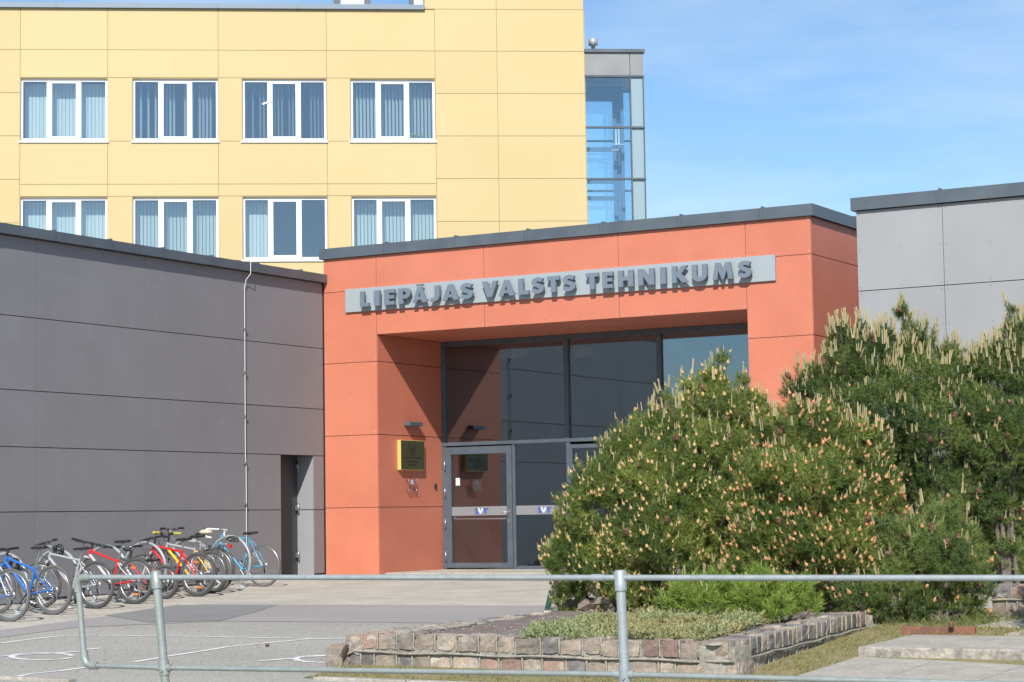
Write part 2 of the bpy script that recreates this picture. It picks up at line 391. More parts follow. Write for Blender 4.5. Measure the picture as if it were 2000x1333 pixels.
# ================================================================== panel walls
def panels(mb, rects, org, U, nrm, th=.012, gap=.012, mi=0, screws=None, smi=2, sp=.62, vgap=None, ss=.0085):
    """rects in (u0,u1,z0,z1); panel front at plane org + nrm*th"""
    org, U, nrm = Vector(org), Vector(U), Vector(nrm); g = gap/2; gv = (vgap if vgap else gap)/2
    for (u0, u1, z0, z1) in rects:
        mb.obox(org+U*(u0+gv)+Vector((0, 0, z0+g)), U*(u1-u0-2*gv), Vector((0, 0, z1-z0-2*g)), nrm*th, mi)
        if screws:
            nu = max(1, int(round((u1-u0)/sp))); nz = max(1, int(round((z1-z0)/sp)))
            i_ = min(.045, (u1-u0)*.25); 
            for i in range(nu+1):
                for j in range(nz+1):
                    if 0 < i < nu and 0 < j < nz and random.random() < .15: continue
                    u = u0+i_+(u1-u0-2*i_)*i/nu; z = z0+.05+(z1-z0-.1)*j/nz
                    c = org+U*u+Vector((0, 0, z))+nrm*th
                    k = 6; mb.add([c+nrm*.002+(U*math.cos(a*math.pi/3)+Vector((0, 0, 1))*math.sin(a*math.pi/3))*ss for a in range(k)], [tuple(range(k)) if U.cross(Vector((0, 0, 1))).dot(nrm) > 0 else tuple(range(k))[::-1]], smi)
def cap(mb, p0, p1, nrm, h, over, z, depth=.35, seam=2.0, mi=0, drop=.0):
    """parapet flashing from p0 to p1 (xy), overhanging along nrm; z = bottom of the fascia"""
    p0, p1 = Vector((*p0, z)), Vector((*p1, z)); d = (p1-p0); Ln = d.length; d.normalize(); nrm = Vector(nrm)
    mb.obox(p0+nrm*over, d*Ln, -nrm*(over+depth), Vector((0, 0, h)), mi)
    n = int(Ln/seam)
    for i in range(1, n+1):
        q = p0+d*(i*Ln/(n+.6))
        mb.obox(q+nrm*(over+.006)-d*.012, d*.024, -nrm*(over+depth+.006), Vector((0, 0, h+.025)), mi)
        mb.obox(q+nrm*(over+.009)-d*.05, d*.008, -nrm*.02, Vector((0, 0, h-.01)), mi)
        q2 = q+d*(Ln/(n+.6)*.5)+Vector((0, 0, h*.5)); mb.obox(q2+nrm*(over+.004), d*.02, -nrm*.01, Vector((0, 0, .02)), mi)

# ------------------------------------------------------------------ grey left wing
XW = -21.814; T = .012
wing = thing('grey_wing', 'grey panelled flat roofed wing behind the row of bicycles', 'building', (-26, 31, 0))
dY0, dY1, dZ = 29.845, 30.847, 2.134
mb = MB()
# backing with door recess (boxes butted)
Y0w, Y1w = 21.5, 31.16
bx = XW-T
mb.box(-30, bx, Y0w, dY0, -.35, 5.30, 1); mb.box(-30, bx, dY0, dY1, dZ, 5.30, 1); mb.box(-30, bx, dY1, 40, -.35, 5.30, 1); mb.box(-30, bx-.40, dY0, dY1, -.1, dZ, 1)
yb = [21.5, 23.67, 26.2, 28.77, 31.155]; zb = [-.02, 1.17, 2.132, 2.975, 4.075, 5.265]
rects = []
for i in range(4):
    for j in range(5):
        y0, y1, z0, z1 = yb[i], yb[i+1], zb[j], zb[j+1]
        if j == 0: z0 = gz(y0)+.06
        if i == 3 and j < 2:
            rects.append((y0, dY0, z0, z1)); rects.append((dY1, y1, z0, z1))
        else: rects.append((y0, y1, z0, z1))
panels(mb, rects, (bx, 0, 0), (0, 1, 0), (1, 0, 0), T, .013, 0, True, 2, .62, .007, .007)
# south end face, seen in the entrance glass
panels(mb, [(-30+2.55*i, -30+2.55*(i+1) if i < 2 else bx-.0, zb[j], zb[j+1]) for i in range(3) for j in range(5)][:15], (0, Y0w, 0), (1, 0, 0), (0, -1, 0), T, .016, 0)
# recess linings
rx = bx-.40
mb.box(rx+.002, bx-.001, dY1-.010, dY1+.001, 1.178, dZ-.001, 3); mb.box(rx+.002, bx-.001, dY1-.010, dY1+.001, .0, 1.162, 3)  # far jamb: panel grey with the sun on it put into the colour
mb.build('wall', [M['grey'], M['joint'], M['screwg'], M['grey_sunlit']], wing)
mb = MB(); cap(mb, (XW, 21.42), (XW, 31.16), (1, 0, 0), .15, .10, 5.27, .4, 1.25)
cap(mb, (-30, Y0w-T), (XW-.41, Y0w-T), (0, -1, 0), .15, .08, 5.27, .4, 2)
mb.build('parapet_flashing', M['flash'], wing)
mb = MB(); mb.box(-29.9, XW-.42, 21.95, 39.9, 5.30, 5.34); mb.build('roof', M['roof'], wing)
mb = MB(); mb.box(-29.9, XW-.02, 23, 31.1, -.33, -.01, 0)
# steel side door
mb = MB(); mb.box(rx+.002, rx+.05, dY0+.002, dY1-.012, .0, dZ-.003)
mb.box(rx+.05, rx+.062, dY0+.06, dY1-.32, .08, dZ-.1)
dr = mb.build('door', mat('dark_door', (.05, .05, .055), .5), wing)
for z in (.32, 1.16, 1.9):
    mb = MB(); mb.box(rx+.063, rx+.10, dY1-.10, dY1-.03, z, z+.09); mb.lathe((rx+.10, dY1-.05, z-.06), (0, 0, 1), [(0, 0), (.014, 0), (.014, .2), (0, .2)], 8)
    h = mb.build('hinge', M['alu'], dr, world=True)
# lightning conductor cable down the wall
cbl = thing('lightning_conductor', 'thin white cable running down the grey wall behind the road bike', 'cable', (XW+.03, 28.79, gz(28.8)))
mb = MB(); yc = 28.79
mb.tube([(XW+.03, yc+.02, gz(28.8)+.02), (XW+.03, yc+.02, 1.9), (XW+.03, yc, 2.1), (XW+.03, yc, 5.0), (XW+.05, yc+.02, 5.12), (XW+.125, yc+.05, 5.22), (XW+.125, yc+.05, 5.44), (XW-.3, yc+.05, 5.45)], .0075, 8)
mb.build('cable', mat('cable_grey', (.55, .56, .56), .5), cbl)
for z in (.35, 1.25, 1.95, 2.75, 3.5, 4.25):
    mb = MB(); mb.box(XW-.0, XW+.05, yc-.022, yc+.022, z, z+.035); mb.build('clamp', M['alu'], cbl)

# ------------------------------------------------------------------ red entrance portal
Y0 = 31.175; XL, XR = -21.80, -12.345; JL, JR = -20.652, -13.475; ZL, ZT = 4.270, 5.70; YG = 33.357
port = thing('entrance_portal', 'terracotta red panelled entrance block framing a tall glazed front', 'building', (-17, 34, 0))
mb = MB(); Yb = Y0+T
mb.box(XL, JL-T, Yb, 40, -.1, ZT-.01, 1); mb.box(JR+T, XR-T, Yb, 40, -.1, ZT-.01, 1); mb.box(JL-T, JR+T, Yb, 40, ZL+T, ZT-.01, 1)
zr = [-.0, 1.193, 2.485, 3.793, 5.09, ZT]
xj = [-20.655, -18.41, -15.79, -13.477]
re = []
for j in range(5):
    z0, z1 = zr[j], zr[j+1]
    if z1 <= 4: re += [(XL, JL, z0, z1), (JR, XR, z0, z1)]
re += [(XL, xj[0], 3.793, 5.09), (XL, xj[0], 5.09, ZT), (xj[3], XR, 3.793, 5.09), (xj[3], XR, 5.09, ZT)]
for i in range(3): re += [(xj[i], xj[i+1], ZL, ZT)]
panels(mb, re, (0, Yb, 0), (1, 0, 0), (0, -1, 0), T, .010, 0, True, 2, .62, .008)
# jambs, soffit
for xx, n in ((JL-T, 1), (JR+T, -1)):
    js = [(Yb+.0, YG-.02, zr[j], min(zr[j+1], ZL)) for j in range(4)]
    panels(mb, js, (xx, 0, 0), (0, 1, 0), (n, 0, 0), T, .012, 0, True, 2, .62)
mb.box(JL+.002, JR-.002, Yb, YG-.02, ZL, ZL+T, 0)
panels(mb, [(Yb+2.2*i, Yb+2.2*(i+1), zr[j], zr[j+1]) for i in range(4) for j in range(5)], (XR-T, 0, 0), (0, 1, 0), (1, 0, 0), T, .012, 0, True, 2, .62)
mb.build('wall', [M['red'], M['joint'], M['screw']], port)
mb = MB(); cap(mb, (XL-.06, Y0), (XR+.06, Y0), (0, -1, 0), .19, .06, ZT, .4, 1.55)
cap(mb, (XR, Y0+.402), (XR, 40), (1, 0, 0), .19, .06, ZT, .4, 1.6); cap(mb, (XL, Y0+.402), (XL, 40), (-1, 0, 0), .19, .06, ZT, .4, 1.6)
mb.build('parapet_flashing', M['flash'], port)
mb = MB(); mb.box(XL+.42, XR-.42, Y0+.42, 39.9, ZT-.008, ZT+.03); mb.build('roof', M['roof'], port)
# interior hall
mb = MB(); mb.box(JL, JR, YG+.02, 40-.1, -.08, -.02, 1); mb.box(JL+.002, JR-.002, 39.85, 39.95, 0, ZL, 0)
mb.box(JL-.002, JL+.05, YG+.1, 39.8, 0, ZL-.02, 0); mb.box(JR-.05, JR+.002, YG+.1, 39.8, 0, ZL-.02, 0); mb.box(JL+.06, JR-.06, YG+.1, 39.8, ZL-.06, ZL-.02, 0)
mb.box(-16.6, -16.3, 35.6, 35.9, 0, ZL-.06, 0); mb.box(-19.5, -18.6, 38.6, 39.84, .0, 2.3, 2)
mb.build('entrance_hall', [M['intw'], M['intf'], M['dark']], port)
# curtain wall
gl = MB(); fr = MB()
D0, D1 = YG-.03, YG+.06
def fbar(x0, x1, z0, z1, dy=0): fr.box(x0, x1, D0-dy, D1, z0, z1)
ZB = .035
fbar(JL+.001, JL+.075, ZB, 2.315); fbar(JL+.001, JL+.075, 2.383, ZL-.10); fbar(JL+.001, JR-.001, ZL-.098, ZL-.002)
fbar(JL+.001, JR-.001, 2.317, 2.381, .015)
for x in (-17.99, -16.12): fbar(x-.045, x+.045, 2.383, ZL-.10, .01)
fbar(-19.175+.03, -19.10+.01, ZB, 2.315)
for x in (-17.975, -16.12, -14.6): fbar(x-.04, x+.04, ZB, 2.315)
fbar(-19.085, -18.02, ZB, ZB+.05)
fbar(JR-.075, JR-.001, ZB, 2.315); fbar(JR-.075, JR-.001, 2.383, ZL-.10)
fr.build('window_frame', M['frame'], port, bevel=.004)
def pane(x0, x1, z0, z1, name='glass_pane', y=YG+.01):
    m_ = MB(); m_.box(x0, x1, y, y+.012, z0, z1); return m_.build(name, M['glass'], port)
for x0, x1 in ((JL+.07, -18.03), (-17.95, -16.16), (-16.08, JR-.07)): pane(x0, x1, 2.378, ZL-.095)
pane(-19.09, -18.01, ZB+.045, 2.32); pane(-16.085, -14.635, ZB, 2.32); pane(-14.565, JR-.07, ZB, 2.32)
# dark automatic door opening between the lower mullions
m_ = MB(); m_.box(-17.935, -17.90, YG-.02, YG+.04, ZB, 2.27); m_.box(-16.2, -16.165, YG-.02, YG+.04, ZB, 2.27); m_.box(-17.9, -16.2, YG-.02, YG+.04, 2.2, 2.27); m_.box(-17.06, -17.03, YG-.02, YG+.04, ZB, 2.2)
m_.build('door_frame', M['frame'], port); pane(-17.9, -17.06, ZB, 2.2); pane(-17.03, -16.2, ZB, 2.2)
# entrance door leaf
def chain(o, parent):      # sub-part keeps world coordinates
    o.parent = parent; return o
dl0, dl1 = JL+.085, -19.15
m_ = MB(); yD = YG-.045
m_.box(dl0, dl0+.11, yD, YG+.03, .06, 2.29); m_.box(dl1-.11, dl1, yD, YG+.03, .06, 2.29); m_.box(dl0+.11, dl1-.11, yD, YG+.03, 2.155, 2.29); m_.box(dl0+.11, dl1-.11, yD, YG+.03, .06, .15)
door = m_.build('door', M['frame'], port, bevel=.004)
def sub(mbx, name, m, par):  # sub-part of a part whose parent sits at a thing's base
    return mbx.build(name, m, par)
bpy.context.view_layer.update()
m_ = MB(); m_.box(dl0+.11, dl1-.11, YG-.01, YG+.002, .15, 2.155); sub(m_, 'glass_pane', M['glass'], door)
for z in (.18, .78, 1.36, 1.86):
    m_ = MB(); m_.lathe((dl0-.012, yD-.012, z), (0, 0, 1), [(0, 0), (.013, 0), (.013, .19), (0, .19)], 8); sub(m_, 'hinge', M['alu'], door)
m_ = MB(); m_.box(dl1-.075, dl1-.04, yD-.012, yD, 1.0, 1.13); m_.tube([(dl1-.057, yD-.01, 1.075), (dl1-.057, yD-.06, 1.075), (dl1-.20, yD-.06, 1.07)], .011, 8); m_.box(dl1-.075, dl1-.04, yD-.012, yD, .87, .95)
sub(m_, 'handle', M['alu'], door)
m_ = MB(); m_.tube([(dl0+.16, YG-.014, .985), (dl0+.2, YG-.07, .955), (dl1-.11, YG-.07, .955)], .014, 8); sub(m_, 'pull_bar', M['alu'], door)
m_ = MB(); m_.box(dl0+.11, dl1-.11, YG-.016, YG-.0125, 1.02, 1.185); band = sub(m_, 'frosted_band', M['frost'], door)
m_ = MB(); m_.box(-19.09, -18.015, YG+.004, YG+.0075, 1.02, 1.185); band2 = m_.build('frosted_band', M['frost'], port)
Lg = [[(0, 0), (.085, 0), (.07, .035), (.045, .035), (.045, .105), (0, .105)]]
Vg = [[(.095, .0), (.125, 0), (.178, .09), (.148, .105), (.112, .04), (.085, .105), (.055, .105), (.07, .06)]]
Tg = [[(.150, .105), (.275, .105), (.275, .072), (.235, .072), (.235, 0), (.190, 0), (.190, .072), (.150, .072)]]
bpy.context.view_layer.update()
for x0, y, par in ((-19.95, YG-.0165, door), (-18.63, YG+.0035, port)):
    m_ = MB()
    m_.poly(Lg, (x0, y-.002, 1.052), (1, 0, 0), (0, 0, 1), (0, .002, 0), 0); m_.poly(Tg, (x0, y-.002, 1.052), (1, 0, 0), (0, 0, 1), (0, .002, 0), 0)
    m_.poly(Vg, (x0, y-.004, 1.052), (1, 0, 0), (0, 0, 1), (0, .0015, 0), 1); m_.box(x0, x0+.25, y-.0015, y, 1.036, 1.04, 0)
    m_.build('logo', [M['logo'], M['logow']], par)
m_ = MB(); m_.box(dl0+.2, dl0+.29, YG-.013, YG-.0105, 1.58, 1.72); sub(m_, 'notice', M['logow'], door)
m_ = MB(); m_.box(JL, JR, Y0+.2, YG-.04, -.01, .03); m_.box(JL+.09, -17.9, YG-.35, YG-.041, .0305, .034); m_.build('threshold', M['concrete'], port)
for cx, cy in ((-19.75, 34.6), (-18.6, 35.2), (-16.6, 35.2)):
    m_ = MB(); m_.lathe((cx, cy, ZL-.06), (0, 0, -1), [(0, 0), (.2, 0), (.22, .12), (.17, .2), (0, .2)], 20)
    tag(m_.build('ceiling_lamp', M['lampc'], loc=None), 'unlit round pale lamp under the hall ceiling, %s' % {-19.75: 'the nearest to the red side wall', -18.6: 'left of the first tall mullion', -16.6: 'left of the second tall mullion'}[cx], 'lamp', 'ceiling lamps behind the entrance glass')

# sign
def stroke_outline(path, w):
    P = [Vector((x, y)) for x, y in path]; Lf, Rt = [], []
    for i, p in enumerate(P):
        t = (P[min(i+1, len(P)-1)]-P[max(i-1, 0)]).normalized(); n = Vector((-t.y, t.x))
        Lf.append(p+n*w/2); Rt.append(p-n*w/2)
    return [(p.x, p.y) for p in Lf+Rt[::-1]]
def arc(cx, cy, rx, ry, a0, a1, n): return [(cx+rx*math.cos(R(a0+(a1-a0)*i/n)), cy+ry*math.sin(R(a0+(a1-a0)*i/n))) for i in range(n+1)]
GL = {
 'L': [[(0, 0), (.62, 0), (.62, .24), (.28, .24), (.28, 1), (0, 1)]],
 'I': [[(0, 0), (.28, 0), (.28, 1), (0, 1)]],
 'E': [[(0, 0), (.62, 0), (.62, .23), (.28, .23), (.28, .39), (.58, .39), (.58, .61), (.28, .61), (.28, .77), (.62, .77), (.62, 1), (0, 1)]],
 'P': [[(0, 0), (.28, 0), (.28, .33), (.42, .33)]+arc(.42, .665, .30, .335, -90, 90, 12)+[(0, 1)], [(.28, .55), (.28, .79), (.38, .79)]+arc(.38, .67, .09, .12, 90, -90, 6)[1:-1]+[(.38, .55)]],
 'A': [[(0, 0), (.29, 0), (.345, .17), (.605, .17), (.66, 0), (.95, 0), (.60, 1), (.35, 1)], [(.405, .37), (.545, .37), (.475, .64)]],
 'J': [[(.22, 1), (.22, .34)]+arc(.13, .34, .09, .12, 0, -90, 4)[1:]+[(0, .24), (-.05, 0)]+arc(.14, .36, .36, .38, -95, 0, 10)+[(.50, 1)]],
 'V': [[(0, 1), (.29, 1), (.475, .42), (.66, 1), (.95, 1), (.62, 0), (.33, 0)]],
 'T': [[(.22, 0), (.50, 0), (.50, .76), (.72, .76), (.72, 1), (0, 1), (0, .76), (.22, .76)]],
 'H': [[(0, 0), (.28, 0), (.28, .38), (.54, .38), (.54, 0), (.82, 0), (.82, 1), (.54, 1), (.54, .62), (.28, .62), (.28, 1), (0, 1)]],
 'N': [[(0, 0), (.28, 0), (.28, .55), (.60, 0), (.88, 0), (.88, 1), (.60, 1), (.60, .45), (.28, 1), (0, 1)]],
 'K': [[(0, 0), (.28, 0), (.28, .40), (.58, 0), (.93, 0), (.54, .52), (.90, 1), (.56, 1), (.28, .62), (.28, 1), (0, 1)]],
 'U': [[(0, 1), (0, .38)]+arc(.42, .38, .42, .40, 180, 360, 16)+[(.84, 1), (.56, 1), (.56, .38)]+arc(.42, .38, .14, .15, 0, -180, 8)+[(.28, 1)]],
 'M': [[(0, 0), (.27, 0), (.33, .55), (.52, 0), (.64, 0), (.83, .55), (.89, 0), (1.16, 0), (1.00, 1), (.74, 1), (.58, .50), (.42, 1), (.16, 1)]],
}
GL['S'] = [stroke_outline([(.56, .80)]+arc(.33, .70, .20, .175, 50, 265, 12)+arc(.30, .30, .21, .19, 85, -130, 12)+[(.05, .20)], .245)]
WD = {'L': .62, 'I': .28, 'E': .62, 'P': .72, 'A': .95, 'J': .50, 'V': .95, 'T': .72, 'H': .82, 'N': .88, 'K': .93, 'U': .84, 'M': 1.16, 'S': .66}
sign = thing('name_sign', 'long light grey sign with raised grey capitals LIEPĀJAS VALSTS TEHNIKUMS', 'sign', (-17.1, Y0, 4.70))
m_ = MB(); m_.box(-21.30, -12.955, Y0-.045, Y0-.002, 4.70, 5.118); m_.build('sign_panel', M['signp'], sign, bevel=.003)
spans = [('L', 95, 133), ('I', 155, 180), ('E', 200, 245), ('P', 260, 314), ('Ā', 322, 384), ('J', 398, 440), ('A', 452, 522), ('S', 530, 585), ('V', 624, 692), ('A', 697, 764), ('L', 782, 828), ('S', 840, 893), ('T', 908, 961), ('S', 975, 1030), ('T', 1076, 1130), ('E', 1148, 1194), ('H', 1215, 1282), ('N', 1303, 1373), ('I', 1399, 1424), ('K', 1450, 1521), ('U', 1537, 1603), ('M', 1627, 1716), ('S', 1738, 1796)]
YF = Y0-.165; LH = .275; LZ = 4.768
for ch, a, b in spans:
    pa = onY(660+.45*a, 575, YF).x; pb = onY(660+.45*b, 575, YF).x
    base = 'A' if ch == 'Ā' else ch
    w = pb-pa; lo = min(p[0] for l in GL[base] for p in l); hi = max(p[0] for l in GL[base] for p in l)
    sx = w/(hi-lo); m_ = MB()
    m_.poly(GL[base], (pa-lo*sx, YF, LZ), (sx, 0, 0), (0, 0, LH), (0, .055, 0))
    if ch == 'Ā': m_.box(pa+w*.27, pa+w*.73, YF, YF+.055, LZ+LH*1.07, LZ+LH*1.19)
    for fx in ((.3, .7) if w > .2 else (.5,)):
        z_ = LZ+LH*(.12 if base in 'LEJSUIHNKMA' else .8); m_.tube([(pa+w*(fx if base != 'A' else (.12 if fx < .5 else .88)), YF+.05, z_+.02), (pa+w*(fx if base != 'A' else (.12 if fx < .5 else .88)), Y0-.04, z_+.02)], .008, 6)
    m_.build('letter', M['letter'], sign, recalc=True)['label'] = 'raised grey capital letter ' + ch

def word(txt, size, org, U, V, nrm, mtl, parent, name, center=True, bold=.0):
    cu = bpy.data.curves.new('t', 'FONT'); cu.body = txt; cu.size = size; cu.align_x = 'CENTER' if center else 'LEFT'; cu.extrude = .001; cu.offset = bold
    ob = bpy.data.objects.new('t', cu); COL.objects.link(ob); bpy.context.view_layer.update()
    me = bpy.data.meshes.new_from_object(ob.evaluated_get(bpy.context.evaluated_depsgraph_get())); bpy.data.objects.remove(ob)
    Mx = Matrix.Identity(4); U, V, nrm = Vector(U), Vector(V), Vector(nrm)
    for i in range(3): Mx[i][0] = U[i]; Mx[i][1] = V[i]; Mx[i][2] = nrm[i]; Mx[i][3] = org[i]
    me.transform(Mx); me.transform(parent.matrix_world.inverted()); me.materials.clear(); me.materials.append(mtl)
    o = bpy.data.objects.new(name, me); COL.objects.link(o); o.parent = parent; return o

# brass plaque, small acrylic plate, wall lamp, doorbell on the left red jamb
XJ = JL
plq = thing('brass_plaque', 'square brass plaque with crest and engraved lines on the red side wall', 'plaque', (XJ, 32.2, 1.85))
m_ = MB(); m_.box(XJ+.001, XJ+.075, 31.80, 32.60, 1.86, 2.40); m_.build('plate', M['gold'], plq, bevel=.004)
m_ = MB(); m_.box(XJ+.0752, XJ+.0762, 31.808, 32.592, 1.868, 2.392); m_.build('darkened_face', mat('brass_dark_reflection', (.075, .068, .028), .4, metal=.3), plq)  # brass front coloured dark for the dim surroundings it mirrors
m_ = MB()
# generic round crest with supporters: ring, rays and scroll strokes
cy_, cz_ = 32.2, 2.235
m_.poly([arc(0, 0, .045, .055, 0, 350, 14)], (XJ+.0775, cy_, cz_), (0, 1, 0), (0, 0, 1), (-.001, 0, 0))
for s_ in (-1, 1):
    m_.poly([stroke_outline([(s_*.06, -.05), (s_*.10, .0), (s_*.085, .06), (s_*.11, .09)], .03)], (XJ+.0775, cy_, cz_), (0, 1, 0), (0, 0, 1), (-.001, 0, 0))
m_.poly([stroke_outline([(-.11, -.07), (-.05, -.095), (.05, -.095), (.11, -.07)], .02)], (XJ+.0775, cy_, cz_), (0, 1, 0), (0, 0, 1), (-.001, 0, 0))
m_.build('crest', M['goldd'], plq, recalc=True)
word('IZGLĪTĪBAS UN ZINĀTNES MINISTRIJA', .036, (XJ+.077, 32.2, 2.07), (0, 1, 0), (0, 0, 1), (1, 0, 0), M['goldd'], plq, 'inscription', bold=.0008)
word('LIEPĀJAS VALSTS', .054, (XJ+.077, 32.2, 2.0), (0, 1, 0), (0, 0, 1), (1, 0, 0), M['goldd'], plq, 'inscription', bold=.001)
word('TEHNIKUMS', .052, (XJ+.077, 32.2, 1.935), (0, 1, 0), (0, 0, 1), (1, 0, 0), M['goldd'], plq, 'inscription', bold=.001)
acr = thing('acrylic_plate', 'small clear acrylic plate on four steel standoffs below the brass plaque', 'plaque', (XJ, 32.2, 1.45))
m_ = MB(); m_.box(XJ+.05, XJ+.056, 32.05, 32.36, 1.475, 1.705); m_.build('plate', glass('acrylic', (.93, .90, .93), .05), acr)
for yy in (32.075, 32.335):
    for zz in (1.50, 1.68):
        m_ = MB(); m_.lathe((XJ, yy, zz), (1, 0, 0), [(0, 0), (.009, 0), (.009, .05), (.009, .0505), (.013, .0505), (.013, .07), (0, .07)], 10); m_.build('standoff', M['chrome'], acr)
m_ = MB(); m_.box(XJ+.0565, XJ+.058, 32.16, 32.24, 1.61, 1.68); m_.build('emblem', mat('pale_blue', (.45, .5, .62), .4), acr)
lam = thing('wall_lamp', 'dark oblong wall lamp on the red side wall above the plaque', 'lamp', (XJ, 32.25, 2.68))
m_ = MB(); m_.box(XJ+.001, XJ+.13, 32.03, 32.47, 2.665, 2.735); m_.build('housing', M['frame'], lam, bevel=.005)
m_ = MB(); m_.box(XJ+.02, XJ+.12, 32.06, 32.44, 2.66, 2.6645); m_.build('lamp_glass', M['frost'], lam)
bell = MB(); bell.lathe((XJ+.001, 33.07, 1.595), (1, 0, 0), [(0, 0), (.028, 0), (.028, .03), (0, .035)], 12); bell.box(XJ+.001, XJ+.028, 33.045, 33.095, 1.53, 1.60)
o = bell.build('door_bell', M['black'], loc=(XJ, 33.07, 1.53)); tag(o, 'small black oval bell push beside the entrance door frame', 'door bell')

# ------------------------------------------------------------------ right grey block
YR = 28.6; XRb = -10.62
rb = thing('grey_block', 'sunlit grey panelled flat roofed block rising behind the pines', 'building', (-5, 32, 0))
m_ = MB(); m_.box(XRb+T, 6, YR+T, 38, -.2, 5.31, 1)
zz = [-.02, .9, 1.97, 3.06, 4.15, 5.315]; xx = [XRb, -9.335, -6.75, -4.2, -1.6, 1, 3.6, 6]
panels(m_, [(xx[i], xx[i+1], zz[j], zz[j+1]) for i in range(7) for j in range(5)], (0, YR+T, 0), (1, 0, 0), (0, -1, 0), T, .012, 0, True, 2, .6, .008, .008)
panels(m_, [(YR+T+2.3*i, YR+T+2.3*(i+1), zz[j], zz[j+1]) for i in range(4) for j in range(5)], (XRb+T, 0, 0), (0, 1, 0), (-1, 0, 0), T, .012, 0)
m_.build('wall', [M['grey_sunlit'], M['joint'], M['screwg']], rb)
m_ = MB(); cap(m_, (XRb-.06, YR), (6.06, YR), (0, -1, 0), .185, .06, 5.32, .4, 1.3); cap(m_, (XRb, YR+.402), (XRb, 38), (-1, 0, 0), .185, .06, 5.32, .4, 1.6)
m_.build('parapet_flashing', M['flash'], rb)
m_ = MB(); m_.box(XRb+.42, 5.9, YR+.42, 37.9, 5.311, 5.35); m_.build('roof', M['roof'], rb)

# ------------------------------------------------------------------ yellow school building
dU = Vector((math.cos(YY), math.sin(YY), 0)); dN = Vector((math.sin(YY), -math.cos(YY), 0))
c0 = Vector((-26.753, 50.963, 0)); UP = Vector((0, 0, 1))
def yb_(u, n, z): return c0+dU*u+dN*n+UP*z
yel = thing('school_building', 'tall pale yellow panelled school building with white three light windows', 'building', c0-dU*8)
wins = []
for k, (u0, u1) in enumerate(((-15.45, -13.10), (-12.44, -10.11), (-9.47, -7.16), (-6.51, -4.17))):
    wins += [(u0, u1, 11.36, 13.09, k), (u0, u1, 8.08, 9.82, k+4)]
m_ = MB(); TY = .02; RV = .16
rects = []
# left column
zc = [-.1, 2, 4.3, 6.72, 7.92, 9.11, 10.30, 11.49, 12.68, 13.87, 15.02]
for j in range(len(zc)-1): rects += [(-18.45, -15.45, zc[j], zc[j+1]), (-21, -18.45, zc[j], zc[j+1])]
ub = [-15.45, -13.10, -10.11, -7.15, -4.16]
for i in range(4):
    u0, u1 = ub[i], ub[i+1]; w0 = wins[2*i][0]; w1 = wins[2*i][1]
    rects += [(u0, u1, 13.87, 15.02), (u0, u1, 13.10, 13.87), (u0, u1, 10.16, 11.345), (u0, u1, 9.83, 10.16), (u0, u1, 6.9, 8.065), (u0, u1, 6.5, 6.9), (u0, u1, -.1, 6.5)]
    if w0-u0 > .05: rects += [(u0, w0, 11.345, 13.10), (u0, w0, 8.065, 9.83)]
zc2 = [-.1, 2, 4.3, 6.72, 7.92, 9.11, 10.30, 11.49, 12.68, 13.87, 15.05]
for j in range(len(zc2)-1): rects += [(-4.16, -2.44, zc2[j], zc2[j+1]), (-2.44, 0, zc2[j], zc2[j+1])]
rects += [(-4.44, -2.44, 15.05, 16.3), (-2.44, 0, 15.05, 16.3), (-4.44, -2.44, 16.3, 17.6), (-2.44, 0, 16.3, 17.6)]
panels(m_, rects, c0, dU, dN, TY, .012, 0)
panels(m_, [(.03+3*i, 3.03+3*i, zc2[j], zc2[j+1]) for i in range(3) for j in range(10)], c0, -dN, dU, TY, .012, 0)
# backing slabs around the window openings
def bk(u0, u1, z0, z1, n1=0.0, n0=-.4, mi=1): m_.obox(yb_(u0, n0, z0), dU*(u1-u0), dN*(n1-n0), UP*(z1-z0), mi)
bk(-21, -15.45, -.1, 15.0); bk(-4.16, 0, -.1, 15.0); bk(-4.44, 0, 15.0, 17.6); bk(-15.45, -4.16, 13.095, 15.0); bk(-15.45, -4.16, 9.825, 11.355); bk(-15.45, -4.16, -.1, 8.075)
for i in range(4):
    w1 = wins[2*i][1]; nx = wins[2*i+2][0] if i < 3 else -4.16
    if nx-w1 > .005:
        bk(w1, nx, 11.355, 13.095); bk(w1, nx, 8.075, 9.825)
m_.obox(yb_(-21, -12, -.1), dU*21, dN*3, UP*15.1, 1); m_.obox(yb_(-4.44, -9, 15.0), dU*4.44, dN*8.6, UP*2.6, 1)
for (a, b) in ((-21, -20.7), (-.3, 0)): m_.obox(yb_(a, -9, -.1), dU*(b-a), dN*8.6, UP*15.1, 1)
# reveal linings in panel colour
for (u0, u1, z0, z1, k) in wins:
    m_.obox(yb_(u0+.001, -RV, z0), dU*.012, dN*(RV+.018), UP*(z1-z0), 0)
    m_.obox(yb_(u1-.013, -RV, z0), dU*.012, dN*(RV+.018), UP*(z1-z0), 0)
    m_.obox(yb_(u0+.014, -RV, z1-.012), dU*(u1-u0-.028), dN*(RV+.018), UP*.011, 0)
m_.build('wall', [M['yellow'], M['jointy']], yel)
m_ = MB(); e0 = yb_(-21, TY, 0); e1 = yb_(-4.44, TY, 0); cap(m_, (e0.x, e0.y), (e1.x, e1.y), dN, .135, .09, 15.02, .5, 2.1)
m_.build('parapet_flashing', mat('pale_flashing', (.20, .24, .29), .35, metal=.3), yel)
m_ = MB(); m_.obox(yb_(-20.9, -11.9, 15.002), dU*16.4, dN*11.3, UP*.04); m_.build('roof', M['roof'], yel)
